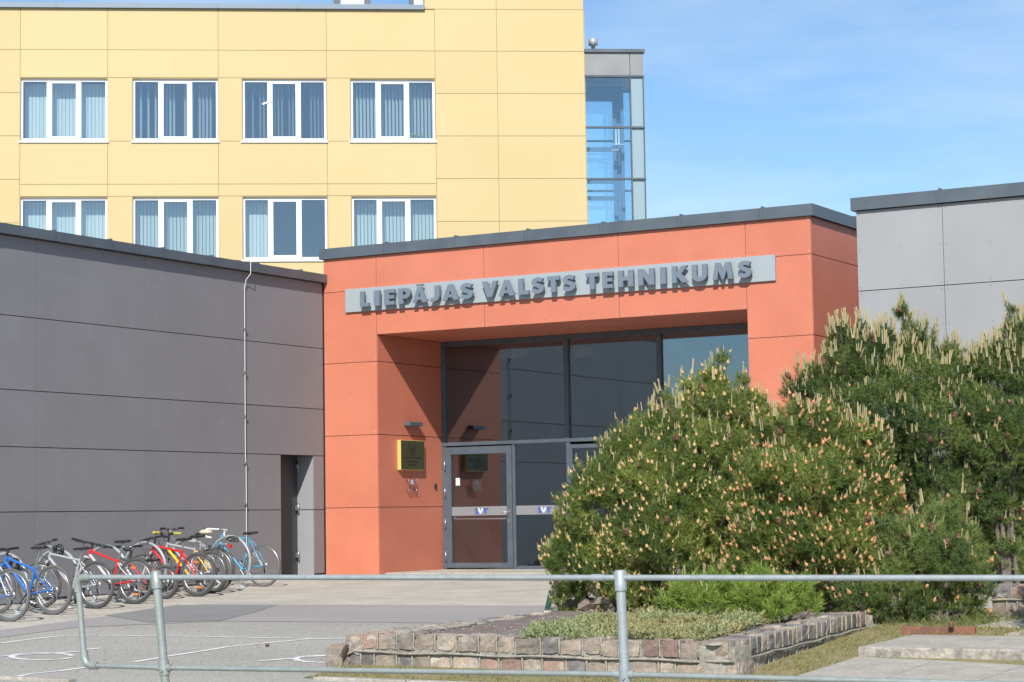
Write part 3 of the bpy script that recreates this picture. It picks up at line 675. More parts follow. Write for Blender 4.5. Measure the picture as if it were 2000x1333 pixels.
# dim room boxes behind windows
m_ = MB(); m_.obox(yb_(-15.6, -3.2, 7.9), dU*11.5, dN*.05, UP*6, 0)
m_.obox(yb_(-15.6, -3.15, 13.3), dU*11.5, dN*2.7, UP*.05, 0); m_.obox(yb_(-15.6, -3.15, 10.2), dU*11.5, dN*2.7, UP*.05, 0); m_.obox(yb_(-15.6, -3.15, 7.8), dU*11.5, dN*2.7, UP*.05, 0)
m_.build('classrooms', M['intw'], yel)
blind = {0: (.0, .0, .0, .66, 1), 4: (0, 0, 0, .66, 1), 1: (0, 0, 0, 1.0, 0), 2: (0, 0, 0, 1.0, 0), 3: (0, 0, 0, 1, 0)}
for (u0, u1, z0, z1, k) in wins:
    m_ = MB(); f0 = .07; nf = -.115
    def wb(a, b, c_, d, n0=nf, n1=nf+.06): m_.obox(yb_(a, n0, c_), dU*(b-a), dN*(n1-n0), UP*(d-c_))
    uu0, uu1, zz0, zz1 = u0+.014, u1-.014, z0+.01, z1-.014
    wb(uu0, uu0+.055, zz0, zz1); wb(uu1-.055, uu1, zz0, zz1); wb(uu0+.055, uu1-.055, zz1-.075, zz1); wb(uu0+.055, uu1-.055, zz0, zz0+.06)
    w = uu1-uu0; a1, a2 = uu0+w*.327, uu0+w*.665
    for a in (a1, a2): wb(a-.07, a+.07, zz0+.06, zz1-.075, nf, nf+.065)
    wb(a1+.07, a2-.07, zz1-.12, zz1-.076, nf+.002, nf+.062); wb(a1+.07, a2-.07, zz0+.061, zz0+.115, nf+.002, nf+.062)
    # window bars
    fo = m_.build('window', M['white'], yel)
    for (p, q) in ((uu0+.05, a1-.065), (a1+.065, a2-.065), (a2+.065, uu1-.05)):
        g_ = MB(); g_.obox(yb_(p, nf+.02, zz0+.05), dU*(q-p), dN*.015, UP*(zz1-zz0-.11)); g_.build('glass_pane', M['wglass'], fo)
    s_ = MB(); s_.obox(yb_(u0-.03, -.05, z0-.06), dU*(u1-u0+.06), dN*(.05+TY+.04), UP*.05); s_.build('sill', M['sill'], fo)
    b_ = MB(); nb = int((uu1-uu0)/.10)
    for i in range(nb):
        u = uu0+.05+i*.10
        if k == 6 and u > a1-.05: continue
        an = {0: .06, 4: .06, 1: .95, 2: 1.15, 3: .75, 5: .5, 6: .08, 7: .4}[k]+random.uniform(-.02, .02)
        if k in (1, 2) and random.random() < .3: continue
        vx = dU*math.cos(an)*.09 + (-dN)*math.sin(an)*.09
        b_.obox(yb_(u, nf-.36, zz0+.02), vx, (vx.cross(UP)).normalized()*.002, UP*(zz1-zz0-.08))
    if b_.v: b_.build('blinds', M['blind'], fo)
    if k == 2:
        h_ = MB(); h_.obox(yb_(a1-.20, nf+.07, 12.36), dU*.26+UP*.09, dN*.02, UP*.045-dU*.01); h_.build('window_handle', M['white'], fo)
    if k == 3:
        h_ = MB()
        for i in range(14): h_.ell(yb_(uu1-.55+random.uniform(-.22, .22), nf-.06, zz0+.10+random.uniform(0, .1)), (.05, .03, .04), 6, 4)
        h_.build('plant_on_sill', M['pine3'], fo)
vent = MB(); vent.obox(yb_(-6.75, -1.2, 15.05), dU*.66, dN*.66, UP*.42); vent.obox(yb_(-6.93, -1.35, 15.28), dU*.17, dN*.9, UP*.3, 1); vent.obox(yb_(-6.08, -1.35, 15.28), dU*.17, dN*.9, UP*.3, 1); vent.obox(yb_(-6.95, -1.35, 15.62), dU*1.04, dN*.95, UP*.06, 1)
o = vent.build('roof_vent', [M['sill'], M['flash']], loc=yb_(-6.4, -1, 15.04)); tag(o, 'white boxy ventilator on the yellow building roof edge', 'vent')
ob_ = MB(); ob_.obox(yb_(-4.72, -.6, 15.05), dU*.26, dN*.5, UP*.9, 0); ob_.obox(yb_(-4.86, -.6, 15.05), dU*.12+UP*0, dN*.45, UP*.85+dU*.05, 1)
ob_.build('stair_head_flashing', [M['sill'], M['frame']], yel)

# ------------------------------------------------------------------ glass lift tower
tow = thing('glass_lift_tower', 'glazed lift tower with grey top band on the right end of the yellow building', 'tower', yb_(.85, -1.5, 0))
m_ = MB(); n0, n1 = -2.2, -.05; ue = 1.66
m_.obox(yb_(-.1, n0-.06, 13.86), dU*(ue+.15), dN*(n1-n0+.12), UP*.09, 0)
m_.obox(yb_(.012, n0, 13.21), dU*(1.27-.012), dN*(n1-n0), UP*.65, 1); m_.obox(yb_(1.30, n0+.01, 13.21), dU*(ue-1.30), dN*(n1-n0-.01), UP*.65, 1); m_.obox(yb_(1.27, n0+.02, 13.21), dU*.03, dN*(n1-n0-.03), UP*.65, 0)
m_.build('top_band', [M['flash'], M['towerg']], tow)
m_ = MB()
for z in (13.165, 11.72, 10.27, 8.82, 7.4):
    m_.obox(yb_(.012, n1-.05, z), dU*(ue-.01), dN*.09, UP*.05); m_.obox(yb_(ue-.04, n0, z), dU*.07, dN*(n1-n0-.05), UP*.05)
    m_.obox(yb_(.012, n0-.03, z), dU*(ue-.055), dN*.06, UP*.05)
for u in (1.265, ue-.03): m_.obox(yb_(u, n1-.055, 0), dU*.035, dN*.085, UP*13.16)
m_.obox(yb_(ue-.03, n0-.03, 0), dU*.04, dN*.06, UP*13.16); m_.obox(yb_(.0121, n0-.03, 0), dU*.05, dN*.06, UP*13.16)
m_.build('frame', M['frame'], tow)
zs = [0, 4, 7.4, 8.82, 10.27, 11.72, 13.165]
for j in range(6):
    m_ = MB(); m_.obox(yb_(.013, n1-.03, zs[j]+.05), dU*1.25, dN*.012, UP*(zs[j+1]-zs[j]-.05)); m_.build('glass_pane', M['tglass'], tow)
    m_ = MB(); m_.obox(yb_(1.30, n1-.03, zs[j]+.05), dU*.33, dN*.012, UP*(zs[j+1]-zs[j]-.05)); m_.build('frosted_pane', M['frostg'], tow)
    m_ = MB(); m_.obox(yb_(.07, n0-.005, zs[j]+.05), dU*1.56, dN*.012, UP*(zs[j+1]-zs[j]-.05)); m_.build('glass_pane', M['tglass'], tow)
    m_ = MB(); m_.obox(yb_(ue-.015, n0+.03, zs[j]+.05), dU*.012, dN*(n1-n0-.09), UP*(zs[j+1]-zs[j]-.05)); m_.build('glass_pane', M['tglass'], tow)
m_ = MB(); sb = mat('shaft_steel', (.10, .17, .28), .5)
for z in (12.72, 11.28, 10.36, 9.88, 8.9): m_.obox(yb_(.05, -1.3, z), dU*1.0, dN*.06, UP*.12)
m_.obox(yb_(.05, -1.3, 12.84), dU*1.15, dN*.06, UP*.32); m_.obox(yb_(.93, -1.24, 5), dU*.10, dN*.06, UP*7.9); m_.obox(yb_(1.12, -1.0, 5), dU*.09, dN*.06, UP*8.0); m_.obox(yb_(1.05, -1.35, 9.0), dU*.18, dN*.04, UP*4.1)
m_.build('lift_shaft', sb, tow)
m_ = MB(); m_.obox(yb_(.85, -.7, 11.33), dU*.32, dN*.1, UP*.05); m_.obox(yb_(.92, -.7, 11.38), dU*.04, dN*.05, UP*.5); m_.obox(yb_(1.0, -.7, 11.38), dU*.04, dN*.05, UP*.5); m_.obox(yb_(.80, -.7, 11.2), dU*.22, dN*.08, UP*.05); m_.obox(yb_(.92, -.7, 11.83), dU*.12, dN*.08, UP*.05)
m_.build('lift_gear', M['sill'], tow)
m_ = MB(); p = yb_(.40, -1.1, 14.12); m_.lathe(p, (0, 0, 1), [(0, -.17), (.055, -.17), (.055, .17), (.13, .18), (.13, .36), (.10, .37), (0, .37)], 16)
tag(m_.build('chimney_pipe', mat('zinc_flue', (.50, .52, .54), .35, metal=.5), loc=p), 'short round steel flue with a wide cowl on the glass tower roof', 'flue')


# ================================================================== bicycle stands
def stand(x, y, label, plate=False):
    z0 = gz(y); t = thing('bicycle_stand', label, 'bicycle stand', (x, y, z0), group='round tube bicycle stands in a row along the grey wing')
    m = MB(); pts = []
    for i in range(41):
        a = R(-90+27+306*i/40); pts.append((x+.405*math.cos(a), y, z0+.415+.405*math.sin(a)))
    pts = [(x+.25, y, z0+.008)]+pts+[(x-.25, y, z0+.008)]
    m.tube(pts, .0235, 12); m.build('hoop', M['steel'], t)
    for s_ in (-1, 1):
        m = MB(); m.lathe((x+s_*.25, y, z0+.001), (0, 0, 1), [(0, 0), (.065, 0), (.065, .008), (.03, .03), (0, .03)], 12); m.build('foot', M['steel'], t)
    if plate:
        m = MB(); m.box(x-.39, x+.36, y-.006, y+.006, z0+.53, z0+.635); m.build('name_plate', M['steelp'], t)
    return t
hoop_spec = [(10, 'first bicycle stand from the left, the one with a flat cross plate'), (111, 'second bicycle stand from the left, over the blue bicycle wheel'), (207, 'third bicycle stand, mostly hidden behind the white and red bicycle'),
             (283, 'fourth bicycle stand, arching behind the small black bicycle'), (368, 'fifth bicycle stand, rising behind the red mountain bike saddle'), (449, 'last bicycle stand on the right, round the sky blue road bike')]
for i, (px, lab) in enumerate(hoop_spec):
    y = 21.60+1.108*i; x = onY(px, 1075, y-.0).x
    stand(x, y, lab, i == 0)
# cable locks hanging on stands
for px, py, i, lab in ((30, 1098, 0, 'black cable lock looped on the left bicycle stand'), (116, 1079, 1, 'black coiled lock on top of the second bicycle stand'), (455, 1054, 5, 'black cable lock wound round the last bicycle stand')):
    y = 21.60+1.108*i-.05; p = onY(px, py, y); m = MB(); pts = []
    for k in range(60 if i != 5 else 26):
        a = k*.52; pts.append((p.x+(.075 if i != 5 else .12)*math.cos(a)*(1+.1*math.sin(k)), y+.03*math.sin(k*.2)-.02, p.z+(.07 if i != 5 else .03)*math.sin(a)+(.02*math.sin(k*.37))+(-.04 if i == 0 else .02 if i == 1 else 0)))
    m.tube(pts, .009, 6); o = m.build('cable_lock', M['black'], loc=p); tag(o, lab, 'bicycle lock')

# ================================================================== bicycles
PM = {}
def paint(col, rough=.3):
    k = tuple(col)
    if k not in PM: PM[k] = mat('frame_paint', col, rough, coat=.5)
    return PM[k]
def bike(px, py, label, col, col2=None, Rw=.335, tyre=.025, sad=.92, bar='flat', steer=0, lean=0, yaw=0, top='slope', rack=False, guards=False, refl=False, forkcol=None, sadm='black', grip='black', barm='black', susp=True, sc=1., crankcol='black', tyrem='rubber', rimm='alu', rear_light=False, extra=None):
    p = G(px, py); z = gz(p.y)
    root = thing('bicycle', label, 'bicycle', (p.x, p.y, z), (lean, 0, math.pi+yaw), 'bicycles parked at the tube stands')
    bpy.context.view_layer.update()
    A = paint(col); B = paint(col2) if col2 else A; FK = paint(forkcol) if forkcol else (B if col2 else A)
    Wb = 1.04*sc+(.01 if Rw > .34 else 0)
    BB = Vector((.425*sc, 0, .285 if Rw > .3 else .22)); RH = Vector((0, 0, Rw)); FHb = Vector((Wb, 0, Rw))
    sa = R(73); stl = {'slope': .43, 'flat': .53, 'low': .36}[top]*sc
    ST = BB+Vector((-math.cos(sa), 0, math.sin(sa)))*stl
    ax = Vector((-math.cos(R(71)), 0, math.sin(R(71))))
    ab = FHb+Vector((-.045, 0, 0)); HB = ab+ax*((.37 if Rw > .3 else .29)); HT = HB+ax*(.12 if top != 'flat' else .15)
    if top == 'flat': HT = HB+ax*.17
    def bld(m, n, mt, par=root): return m.build(n, mt, par, world=False)
    # frame
    r_ = .019 if susp else .0145
    m = MB()
    TT = ST+Vector((.008, 0, -.02)); DT = HB+ax*.03
    m.tube([BB, ST+Vector((-.003, 0, .01))], r_*.85, 10, 0); m.tube([TT, HT-ax*.03], r_*.9, 10, 0)
    m.tube([DT, BB], r_*1.15, 10, 1 if col2 else 0); m.tube([HB, HT], r_*1.15, 12, 0)
    m.lathe(BB-Vector((0, .034, 0)), (0, 1, 0), [(0, 0), (.022, 0), (.022, .068), (0, .068)], 12, 0)
    for s_ in (-1, 1):
        o_ = Vector((0, s_*.062, 0)); q = Vector((0, s_*.03, 0))
        m.tube([TT+q*.6+Vector((-.01, 0, -.02)), TT+o_*.75+Vector((-.09, 0, -.10)), RH+o_], r_*.48, 8, 1 if col2 else 0)
        m.tube([BB+q, BB+o_*.8+Vector((-.12, 0, .01)), RH+o_], r_*.5, 8, 0)
        m.lathe(RH+o_-Vector((0, .004, 0)), (0, 1, 0), [(0, 0), (.022, 0), (.022, .008), (0, .008)], 8, 0)
    bld(m, 'frame', [A, B])
    # wheels
    def wheel(c, name, ang, rear):
        Rz = Matrix.Rotation(ang, 3, ax) if ang else Matrix.Identity(3)
        W_ = thing_part(name, root)
        ay = Rz @ Vector((0, 1, 0))
        m = MB(); prof = [(Rw-tyre+tyre*math.cos(2*math.pi*k/10), tyre*.95*math.sin(2*math.pi*k/10)) for k in range(10)]
        m.lathe(c, ay, prof, 44, closed=True)
        t_ = m.build(name, M[tyrem], root, world=False)
        m = MB(); ri = Rw-2*tyre+.004
        m.lathe(c, ay, [(ri, -.011), (ri, .011), (ri-.018, .011), (ri-.022, 0), (ri-.018, -.011)], 44, closed=True)
        m.build('rim', M[rimm], t_, world=False)
        m = MB(); e1 = ay.orthogonal().normalized(); e2 = ay.cross(e1)
        for k in range(28):
            a = 2*math.pi*k/28; b = a+(.5 if k % 4 < 2 else -.5); s_ = 1 if k % 2 else -1
            h0 = c+ay*s_*.028+(e1*math.cos(b)+e2*math.sin(b))*.022; h1 = c+(e1*math.cos(a)+e2*math.sin(a))*(ri-.018)
            m.tube([h0, h1], .0013, 4, caps=False)
        m.build('spokes', M['chrome'], t_, world=False)
        m = MB(); m.lathe(c-ay*.055, ay, [(0, 0), (.010, 0), (.010, .02), (.026, .022), (.016, .035), (.016, .075), (.026, .088), (.010, .09), (.010, .11), (0, .11)], 10)
        if rear:
            for k, rr in enumerate((.052, .046, .040, .034, .028)): m.lathe(c-ay*(.034-.0+k*.0045), ay, [(0, 0), (rr, 0), (rr, .002), (0, .002)], 18)
        m.build('hub', M['alu'], t_, world=False)
        return t_
    def thing_part(n, r): return None
    rw = wheel(RH, 'rear_wheel', 0, True)
    st = R(steer); Rs = Matrix.Rotation(st, 3, ax); P0 = HB
    def rs(v): return P0+Rs @ (Vector(v)-P0)
    fc = rs(FHb); 
    fwheel = wheel(fc, 'front_wheel', st, False)
    # fork
    m = MB(); cr_ = HB-ax*.015; cw = Rw+tyre+.02
    if susp:
        for s_ in (-1, 1):
            tp = cr_+Vector((.0, s_*.062, 0)); bt = FHb+Vector((-.02, s_*.062, .0)); mid = tp.lerp(bt, .42)
            m.tube([rs(tp), rs(mid)], .013, 10, 1); m.tube([rs(mid), rs(bt+Vector((.0, 0, 0)))], .019, 10, 0)
        m.tube([rs(cr_+Vector((0, -.075, 0))), rs(cr_+Vector((0, .075, 0)))], .019, 8, 0)
        m.tube([rs(tp.lerp(bt, .42)+Vector((.02, -.124, .03))), rs(tp.lerp(bt, .42)+Vector((.035, -.06, .07))), rs(tp.lerp(bt, .42)+Vector((.02, 0, .03)))], .009, 8, 0)
    else:
        for s_ in (-1, 1):
            tp = cr_+Vector((0, s_*.03, 0)); m.tube([rs(tp), rs(tp.lerp(FHb, .6)+Vector((-.012, s_*.012, 0))), rs(FHb+Vector((0, s_*.05, 0)))], [.012, .011, .007], 8, 0)
        m.tube([rs(cr_+Vector((0, -.035, 0))), rs(cr_+Vector((0, .035, 0)))], .014, 8, 0)
    bld(m, 'fork', [FK, M['chrome']])
    # stem and handlebar
    stt = HT+ax*(.075 if bar != 'drop' else .06); fwd = Vector((math.cos(R(10)), 0, math.sin(R(10))))
    bc = stt+fwd*(.09 if bar != 'drop' else .10)
    m = MB(); m.tube([rs(HT), rs(stt)], .015, 8); m.tube([rs(stt), rs(bc)], .015, 8); m.lathe(rs(bc)-Rs @ Vector((0, .025, 0)), Rs @ Vector((0, 1, 0)), [(0, 0), (.021, 0), (.021, .05), (0, .05)], 10)
    bld(m, 'stem', M['alu'] if bar == 'drop' else M[barm])
    m = MB()
    if bar == 'drop':
        pts = []
        for s_ in (-1, 1):
            q = [bc, bc+Vector((0, s_*.17, 0)), bc+Vector((.03, s_*.20, 0)), bc+Vector((.085, s_*.205, -.01)), bc+Vector((.11, s_*.205, -.05)), bc+Vector((.095, s_*.205, -.10)), bc+Vector((.05, s_*.205, -.135)), bc+Vector((-.05, s_*.205, -.14))]
            m.tube([rs(v) for v in q], .0135, 8)
        hb = bld(m, 'handlebar', M['white'])
        for s_ in (-1, 1):
            m = MB(); q = [bc+Vector((.10, s_*.205, -.02)), bc+Vector((.145, s_*.205, .015)), bc+Vector((.16, s_*.205, -.04)), bc+Vector((.13, s_*.205, -.10))]
            m.tube([rs(v) for v in q], [.017, .016, .007, .005], 8); m.build('brake_lever', M['chrome'], hb, world=False)
    else:
        w = .30*sc if bar == 'flat' else .28; rise = .0 if bar == 'flat' else .055
        q = [bc+Vector((-.035, -w, rise)), bc+Vector((-.01, -w*.45, rise)), bc+Vector((0, -.05, 0)), bc, bc+Vector((0, .05, 0)), bc+Vector((-.01, w*.45, rise)), bc+Vector((-.035, w, rise))]
        m.tube([rs(v) for v in q], .0115, 8); hb = bld(m, 'handlebar', M[barm])
        for s_ in (-1, 1):
            m = MB(); e_ = bc+Vector((-.036, s_*(w+.005), rise)); i_ = bc+Vector((-.02, s_*(w-.125), rise)); m.tube([rs(e_), rs(i_)], .0175, 8)
            m.build('grip', paint(grip) if not isinstance(grip, str) else M[grip], hb, world=False)
            m = MB(); l0 = bc+Vector((-.005, s_*(w-.17), rise)); m.tube([rs(l0), rs(l0+Vector((.05, s_*.01, -.015))), rs(l0+Vector((.045, s_*.11, -.02)))], .007, 6)
            m.ell(rs(l0+Vector((.0, -s_*.03, -.01))), (.028, .03, .02), 8, 5)
            m.build('brake_lever', M['black'] if sc == 1 else M['alu'], hb, world=False)
        m = MB()
        for s_ in (-1, 1):
            l0 = bc+Vector((.04, s_*(w-.17), rise-.01)); 
            m.tube([rs(l0), rs(l0+Vector((.11, -s_*.05, -.02))), rs(l0+Vector((.10, -s_*.12, -.16))), HB+Vector((.02, s_*.02, .02)), HB+Vector((-.1, s_*.015, -.06))], .0035, 5, caps=False)
        bld(m, 'brake_cables', M['black'])
    # saddle
    sp = ST+(ST-BB).normalized()*.01; sdir = (ST-BB).normalized(); top_ = sp+sdir*max(.06, (sad-.05-sp.z)/sdir.z)
    m = MB(); m.tube([sp-sdir*.03, top_], .0135, 10); bld(m, 'seat_post', M['alu'] if sadm != 'black2' else M['black'])
    m = MB(); sec = []
    for (x, w, h, dz) in ((-.135, .035, .012, .012), (-.12, .068, .02, .014), (-.08, .074, .026, .010), (-.03, .058, .027, .004), (.03, .034, .026, .0), (.09, .022, .023, .002), (.13, .017, .018, .0), (.145, .008, .008, -.004)):
        sec.append([(top_.x+x+.015, w*math.cos(a), sad-.03+dz+h*math.sin(a)*(1 if math.sin(a) > 0 else .8)) for a in [2*math.pi*k/12 for k in range(12)]])
    vs = [v for s_ in sec for v in s_]; fs = [(i*12+j, (i+1)*12+j, (i+1)*12+(j+1) % 12, i*12+(j+1) % 12) for i in range(7) for j in range(12)]
    fs += [tuple(range(12)), tuple(range(84, 96))[::-1]]; m.add(vs, fs, 0, True)
    sdl = bld(m, 'saddle', M['black'])
    m = MB()
    for s_ in (-1, 1): m.tube([(top_.x-.09, s_*.03, sad-.035), (top_.x-.04, s_*.022, top_.z+.004), (top_.x+.05, s_*.022, top_.z+.006), (top_.x+.11, s_*.01, sad-.035)], .004, 6)
    m.build('saddle_rails', M['chrome'], sdl, world=False)
    # cranks (drive side is -y = right side)
    m = MB(); cx = BB+Vector((0, -.05, 0)); m.lathe(cx, (0, 1, 0), [(.09*sc, 0), (.09*sc, .003), (.07, .003), (.07, 0)], 30, closed=True)
    for k in range(5): a = k*1.2566; m.tube([cx, cx+Vector((math.cos(a)*.08, 0, math.sin(a)*.08))], .006, 6)
    ca = R(random.uniform(0, 360)); arm = Vector((math.cos(ca), 0, math.sin(ca)))*.165*sc
    m.tube([cx-Vector((0, .01, 0)), cx-Vector((0, .02, 0))+arm], [.013, .010], 8); m.tube([BB+Vector((0, .06, 0)), BB+Vector((0, .07, 0))-arm], [.013, .010], 8)
    m.tube([cx-Vector((0, .02, 0)), BB+Vector((0, .075, 0))], .010, 8)
    cs_ = bld(m, 'crankset', M['alu'] if crankcol == 'alu' else M['black'])
    for s_, q in ((-1, cx-Vector((0, .02, 0))+arm), (1, BB+Vector((0, .07, 0))-arm)):
        m = MB(); m.obox(q+Vector((-.04, 0 if s_ > 0 else -.09, -.010)), (.08, 0, 0), (0, .09, 0), (0, 0, .02)); m.build('pedal', M['black'], cs_, world=False)
    m = MB(); m.tube([BB+Vector((0, -.045, .085)), RH+Vector((0, -.045, .045))], .0035, 5); m.tube([BB+Vector((0, -.045, -.085)), RH+Vector((.03, -.045, -.11)), RH+Vector((.01, -.045, -.05))], .0035, 5)
    m.obox(RH+Vector((0, -.055, -.12)), (.02, 0, .08), (.018, 0, -.005), (0, .015, 0)); bld(m, 'chain', M['black'])
    if refl:
        m = MB(); 
        for a in (R(80), R(262)): m.obox(RH+Vector((math.cos(a)*.19-.035, -.012, math.sin(a)*.19-.013)), (.07, 0, 0), (0, .024, 0), (0, 0, .026))
        m.build('spoke_reflector', mat('orange_reflector', (.8, .18, .02), .3), rw, world=False)
        m = MB(); m.obox(fc+Vector((-.035, -.012, -.2)), (.07, 0, 0), (0, .024, 0), (0, 0, .026)); m.build('spoke_reflector', mat('orange_reflector', (.8, .18, .02), .3), fwheel, world=False)
    if guards:
        for (c, a0, a1, rot) in ((RH, 20, 190, False), (FHb, 10, 150, True)):
            m = MB(); n_ = 20; vs = []
            for k in range(n_+1):
                a = R(a0+(a1-a0)*k/n_); rr = Rw+.018
                for yy in (-.025, 0, .025):
                    v = c+Vector((math.cos(a)*(rr-(abs(yy)*.3)), yy, math.sin(a)*(rr-(abs(yy)*.3)))); vs.append(rs(v) if rot else v)
            m.add(vs, [(3*k+j, 3*k+j+1, 3*k+j+4, 3*k+j+3) for k in range(n_) for j in range(2)], 0, True)
            g_ = bld(m, 'mudguard', paint(guards) if not isinstance(guards, bool) else M['black']); mo = g_.modifiers.new('s', 'SOLIDIFY'); mo.thickness = .002
    if rack:
        m = MB(); zt = Rw*2+.055
        for s_ in (-1, 1):
            m.tube([(.16, s_*.05, zt), (-.22, s_*.06, zt), (-.25, s_*.03, zt)], .0055, 6); m.tube([(-.06, s_*.06, zt), (-.02, s_*.065, Rw+.02)], .0055, 6); m.tube([(-.2, s_*.06, zt), (-.03, s_*.066, Rw+.03)], .0045, 6)
            m.tube([(-.02, s_*.065, Rw+.16), (.10, s_*.065, Rw+.28), (-.13, s_*.065, Rw+.2), (-.10, s_*.065, Rw+.12), (-.02, s_*.065, Rw+.10)], .004, 6)
        for x in (-.2, -.1, 0, .1): m.tube([(x, -.058, zt), (x, .058, zt)], .004, 6)
        m.tube([(.16, -.05, zt), (.22, 0, zt+.02), (.16, .05, zt)], .005, 6)
        bld(m, 'rear_rack', M['alu'])
    if rear_light:
        m = MB(); q = Vector((-.26, 0, Rw*2+.02)) if rack else Vector(ST+Vector((-.05, 0, .02)))
        m.obox(q+Vector((-.03, -.035, -.025)), (.03, 0, 0), (0, .07, 0), (0, 0, .05)); bld(m, 'rear_reflector', mat('red_reflector', (.6, .02, .02), .3))
    if extra: extra(root, ST, sad, HB, HT, BB, top_)
    return root
def wm_text(root, HB, BB):   # white lettering-like decal strokes on the down tube, drawn as short pale bars
    m = MB(); d = BB-HB; dn = d.normalized(); nn = Vector((dn.z, 0, -dn.x))
    for k in range(7):
        q = HB+d*(.22+.075*k); m.obox(q+Vector((0, -.0245, 0))-nn*.011, dn*.022, nn*.004*(1), (0, .002, 0)); m.obox(q+Vector((0, -.0245, 0))-nn*.011, dn*.005, nn*.022, (0, .002, 0)) if k % 2 else m.obox(q+dn*.018+Vector((0, -.0245, 0))-nn*.0, dn*.005, nn*.012, (0, .002, 0))
    m.build('lettering', M['white'], root, world=False)
bike(20, 1215.5, 'leftmost bicycle with dusty grey tyres, partly outside the left edge', (.08, .14, .38), (.55, .56, .60), Rw=.345, tyre=.019, sad=.95, top='flat', susp=False, tyrem='rubberg', rear_light=False)
bike(104, 1202, 'bright blue mountain bike with a high black saddle, second from the left', (.012, .13, .46), None, Rw=.335, tyre=.023, sad=.925, steer=8, top='low', tyrem='rubberg', susp=True, forkcol=(.02, .15, .48))
def ex_c(root, ST, sad, HB, HT, BB, tp):
    m = MB(); m.tube([HT+Vector((.06, 0, .0)), HT+Vector((.10, 0, .09)), HT+Vector((.14, 0, .10))], .016, 8); m.build('stem_riser', M['alu'], root, world=False)
bike(188, 1190, 'silver bicycle with swept handlebar, its saddle in front of a black handlebar', (.34, .35, .37), None, Rw=.335, tyre=.025, sad=.86, steer=20, bar='rise', barm='alu', top='slope', susp=True, forkcol=(.42, .42, .44), crankcol='alu')
bike(263.5, 1181, 'white and red mountain bike with orange spoke reflectors and wide black handlebar', (.62, .015, .02), (.50, .48, .48), Rw=.335, tyre=.026, sad=.92, steer=-38, lean=R(2), top='low', refl=True, susp=True, forkcol=(.48, .47, .47), rear_light=False)
bike(322, 1171, 'small black bicycle with small wheels and a low saddle', (.03, .03, .035), (.45, .02, .03), Rw=.255, tyre=.026, sad=.60, sc=.8, bar='rise', top='low', susp=False, guards=False)
bike(387, 1166.5, 'red mountain bike with white stripes and lettering on its down tube', (.60, .012, .018), None, Rw=.335, tyre=.028, sad=.885, steer=15, top='slope', susp=True, forkcol=(.46, .43, .44), refl=True, extra=lambda r, ST, s, HB, HT, BB, t: wm_text(r, HB, BB), guards=False)
bike(412, 1160, 'silver and yellow suspension mountain bike with yellow handlebar grips', (.34, .34, .36), (.80, .44, .01), Rw=.33, tyre=.026, sad=.90, steer=-8, bar='rise', grip=(.65, .55, .05), top='slope', susp=True, forkcol=(.05, .05, .05))
def ex_h(root, ST, sad, HB, HT, BB, tp):
    m = MB(); m.ell((tp.x-.05, 0, sad), (.12, .085, .045), 14, 8); m.build('saddle_cover', mat('beige_cover', (.48, .43, .30), .6), root, world=False)
bike(422, 1157.5, 'grey city bicycle with rear rack, red reflector and beige saddle cover', (.33, .34, .36), None, Rw=.345, tyre=.02, sad=.93, steer=0, bar='rise', barm='alu', top='flat', susp=False, rack=True, guards=(.06, .06, .065), rear_light=True, extra=ex_h, crankcol='alu')
def ex_i(root, ST, sad, HB, HT, BB, tp):
    m = MB(); m.tube([HB.lerp(BB, .3)+Vector((0, .0, .03)), HB.lerp(BB, .62)+Vector((0, 0, .03))], .012, 8); m.build('pump', M['black'], root, world=False)
bike(515, 1147, 'sky blue vintage road bike with white drop handlebar, last in the row', (.06, .30, .50), None, Rw=.343, tyre=.015, sad=.885, steer=-12, bar='drop', top='flat', susp=False, tyrem='rubberg', forkcol=(.05, .27, .46), crankcol='alu', extra=ex_i)

# ================================================================== railing in the foreground
YRL = 11.0; zt_, zb_ = .617, .022
rail = thing('pipe_railing', 'grey galvanised two rail pipe railing across the foreground with leaning posts', 'railing', (-6, YRL, gz(YRL)))
p_tl, p_bl = onY(152, 1130, YRL), onY(166, 1300, YRL)
m = MB()
m.tube([(-1.5, YRL, zt_), (p_tl.x+.05, YRL, zt_)], .0175, 14); m.build('top_rail', M['steel'], rail)
m = MB(); x0 = p_bl.x+.05; m.tube([(-1.5, YRL, zb_+.04), (-5.6, YRL, zb_+.035), (-9.0, YRL, zb_), (x0, YRL, zb_)], .0165, 14); m.build('lower_rail', M['steelp'], rail)
m = MB(); m.tube([(p_tl.x, YRL, zt_-.02), (p_bl.x-.005, YRL, zb_+.03)], .0205, 14); m.build('end_post', M['steelp'], rail)
for q, s_ in ((p_tl, -1), (p_bl, 1)):
    m = MB(); zq = zt_ if s_ < 0 else zb_
    m.tube([(q.x+.11, YRL, zq), (q.x+.05, YRL, zq), (q.x+.015, YRL, zq+s_*.012), (q.x+(0 if s_ < 0 else -.004), YRL, zq+s_*.05), (q.x+(.004 if s_ < 0 else -.008), YRL, zq+s_*.10)], .0265, 14); m.build('elbow', M['steelp'], rail)
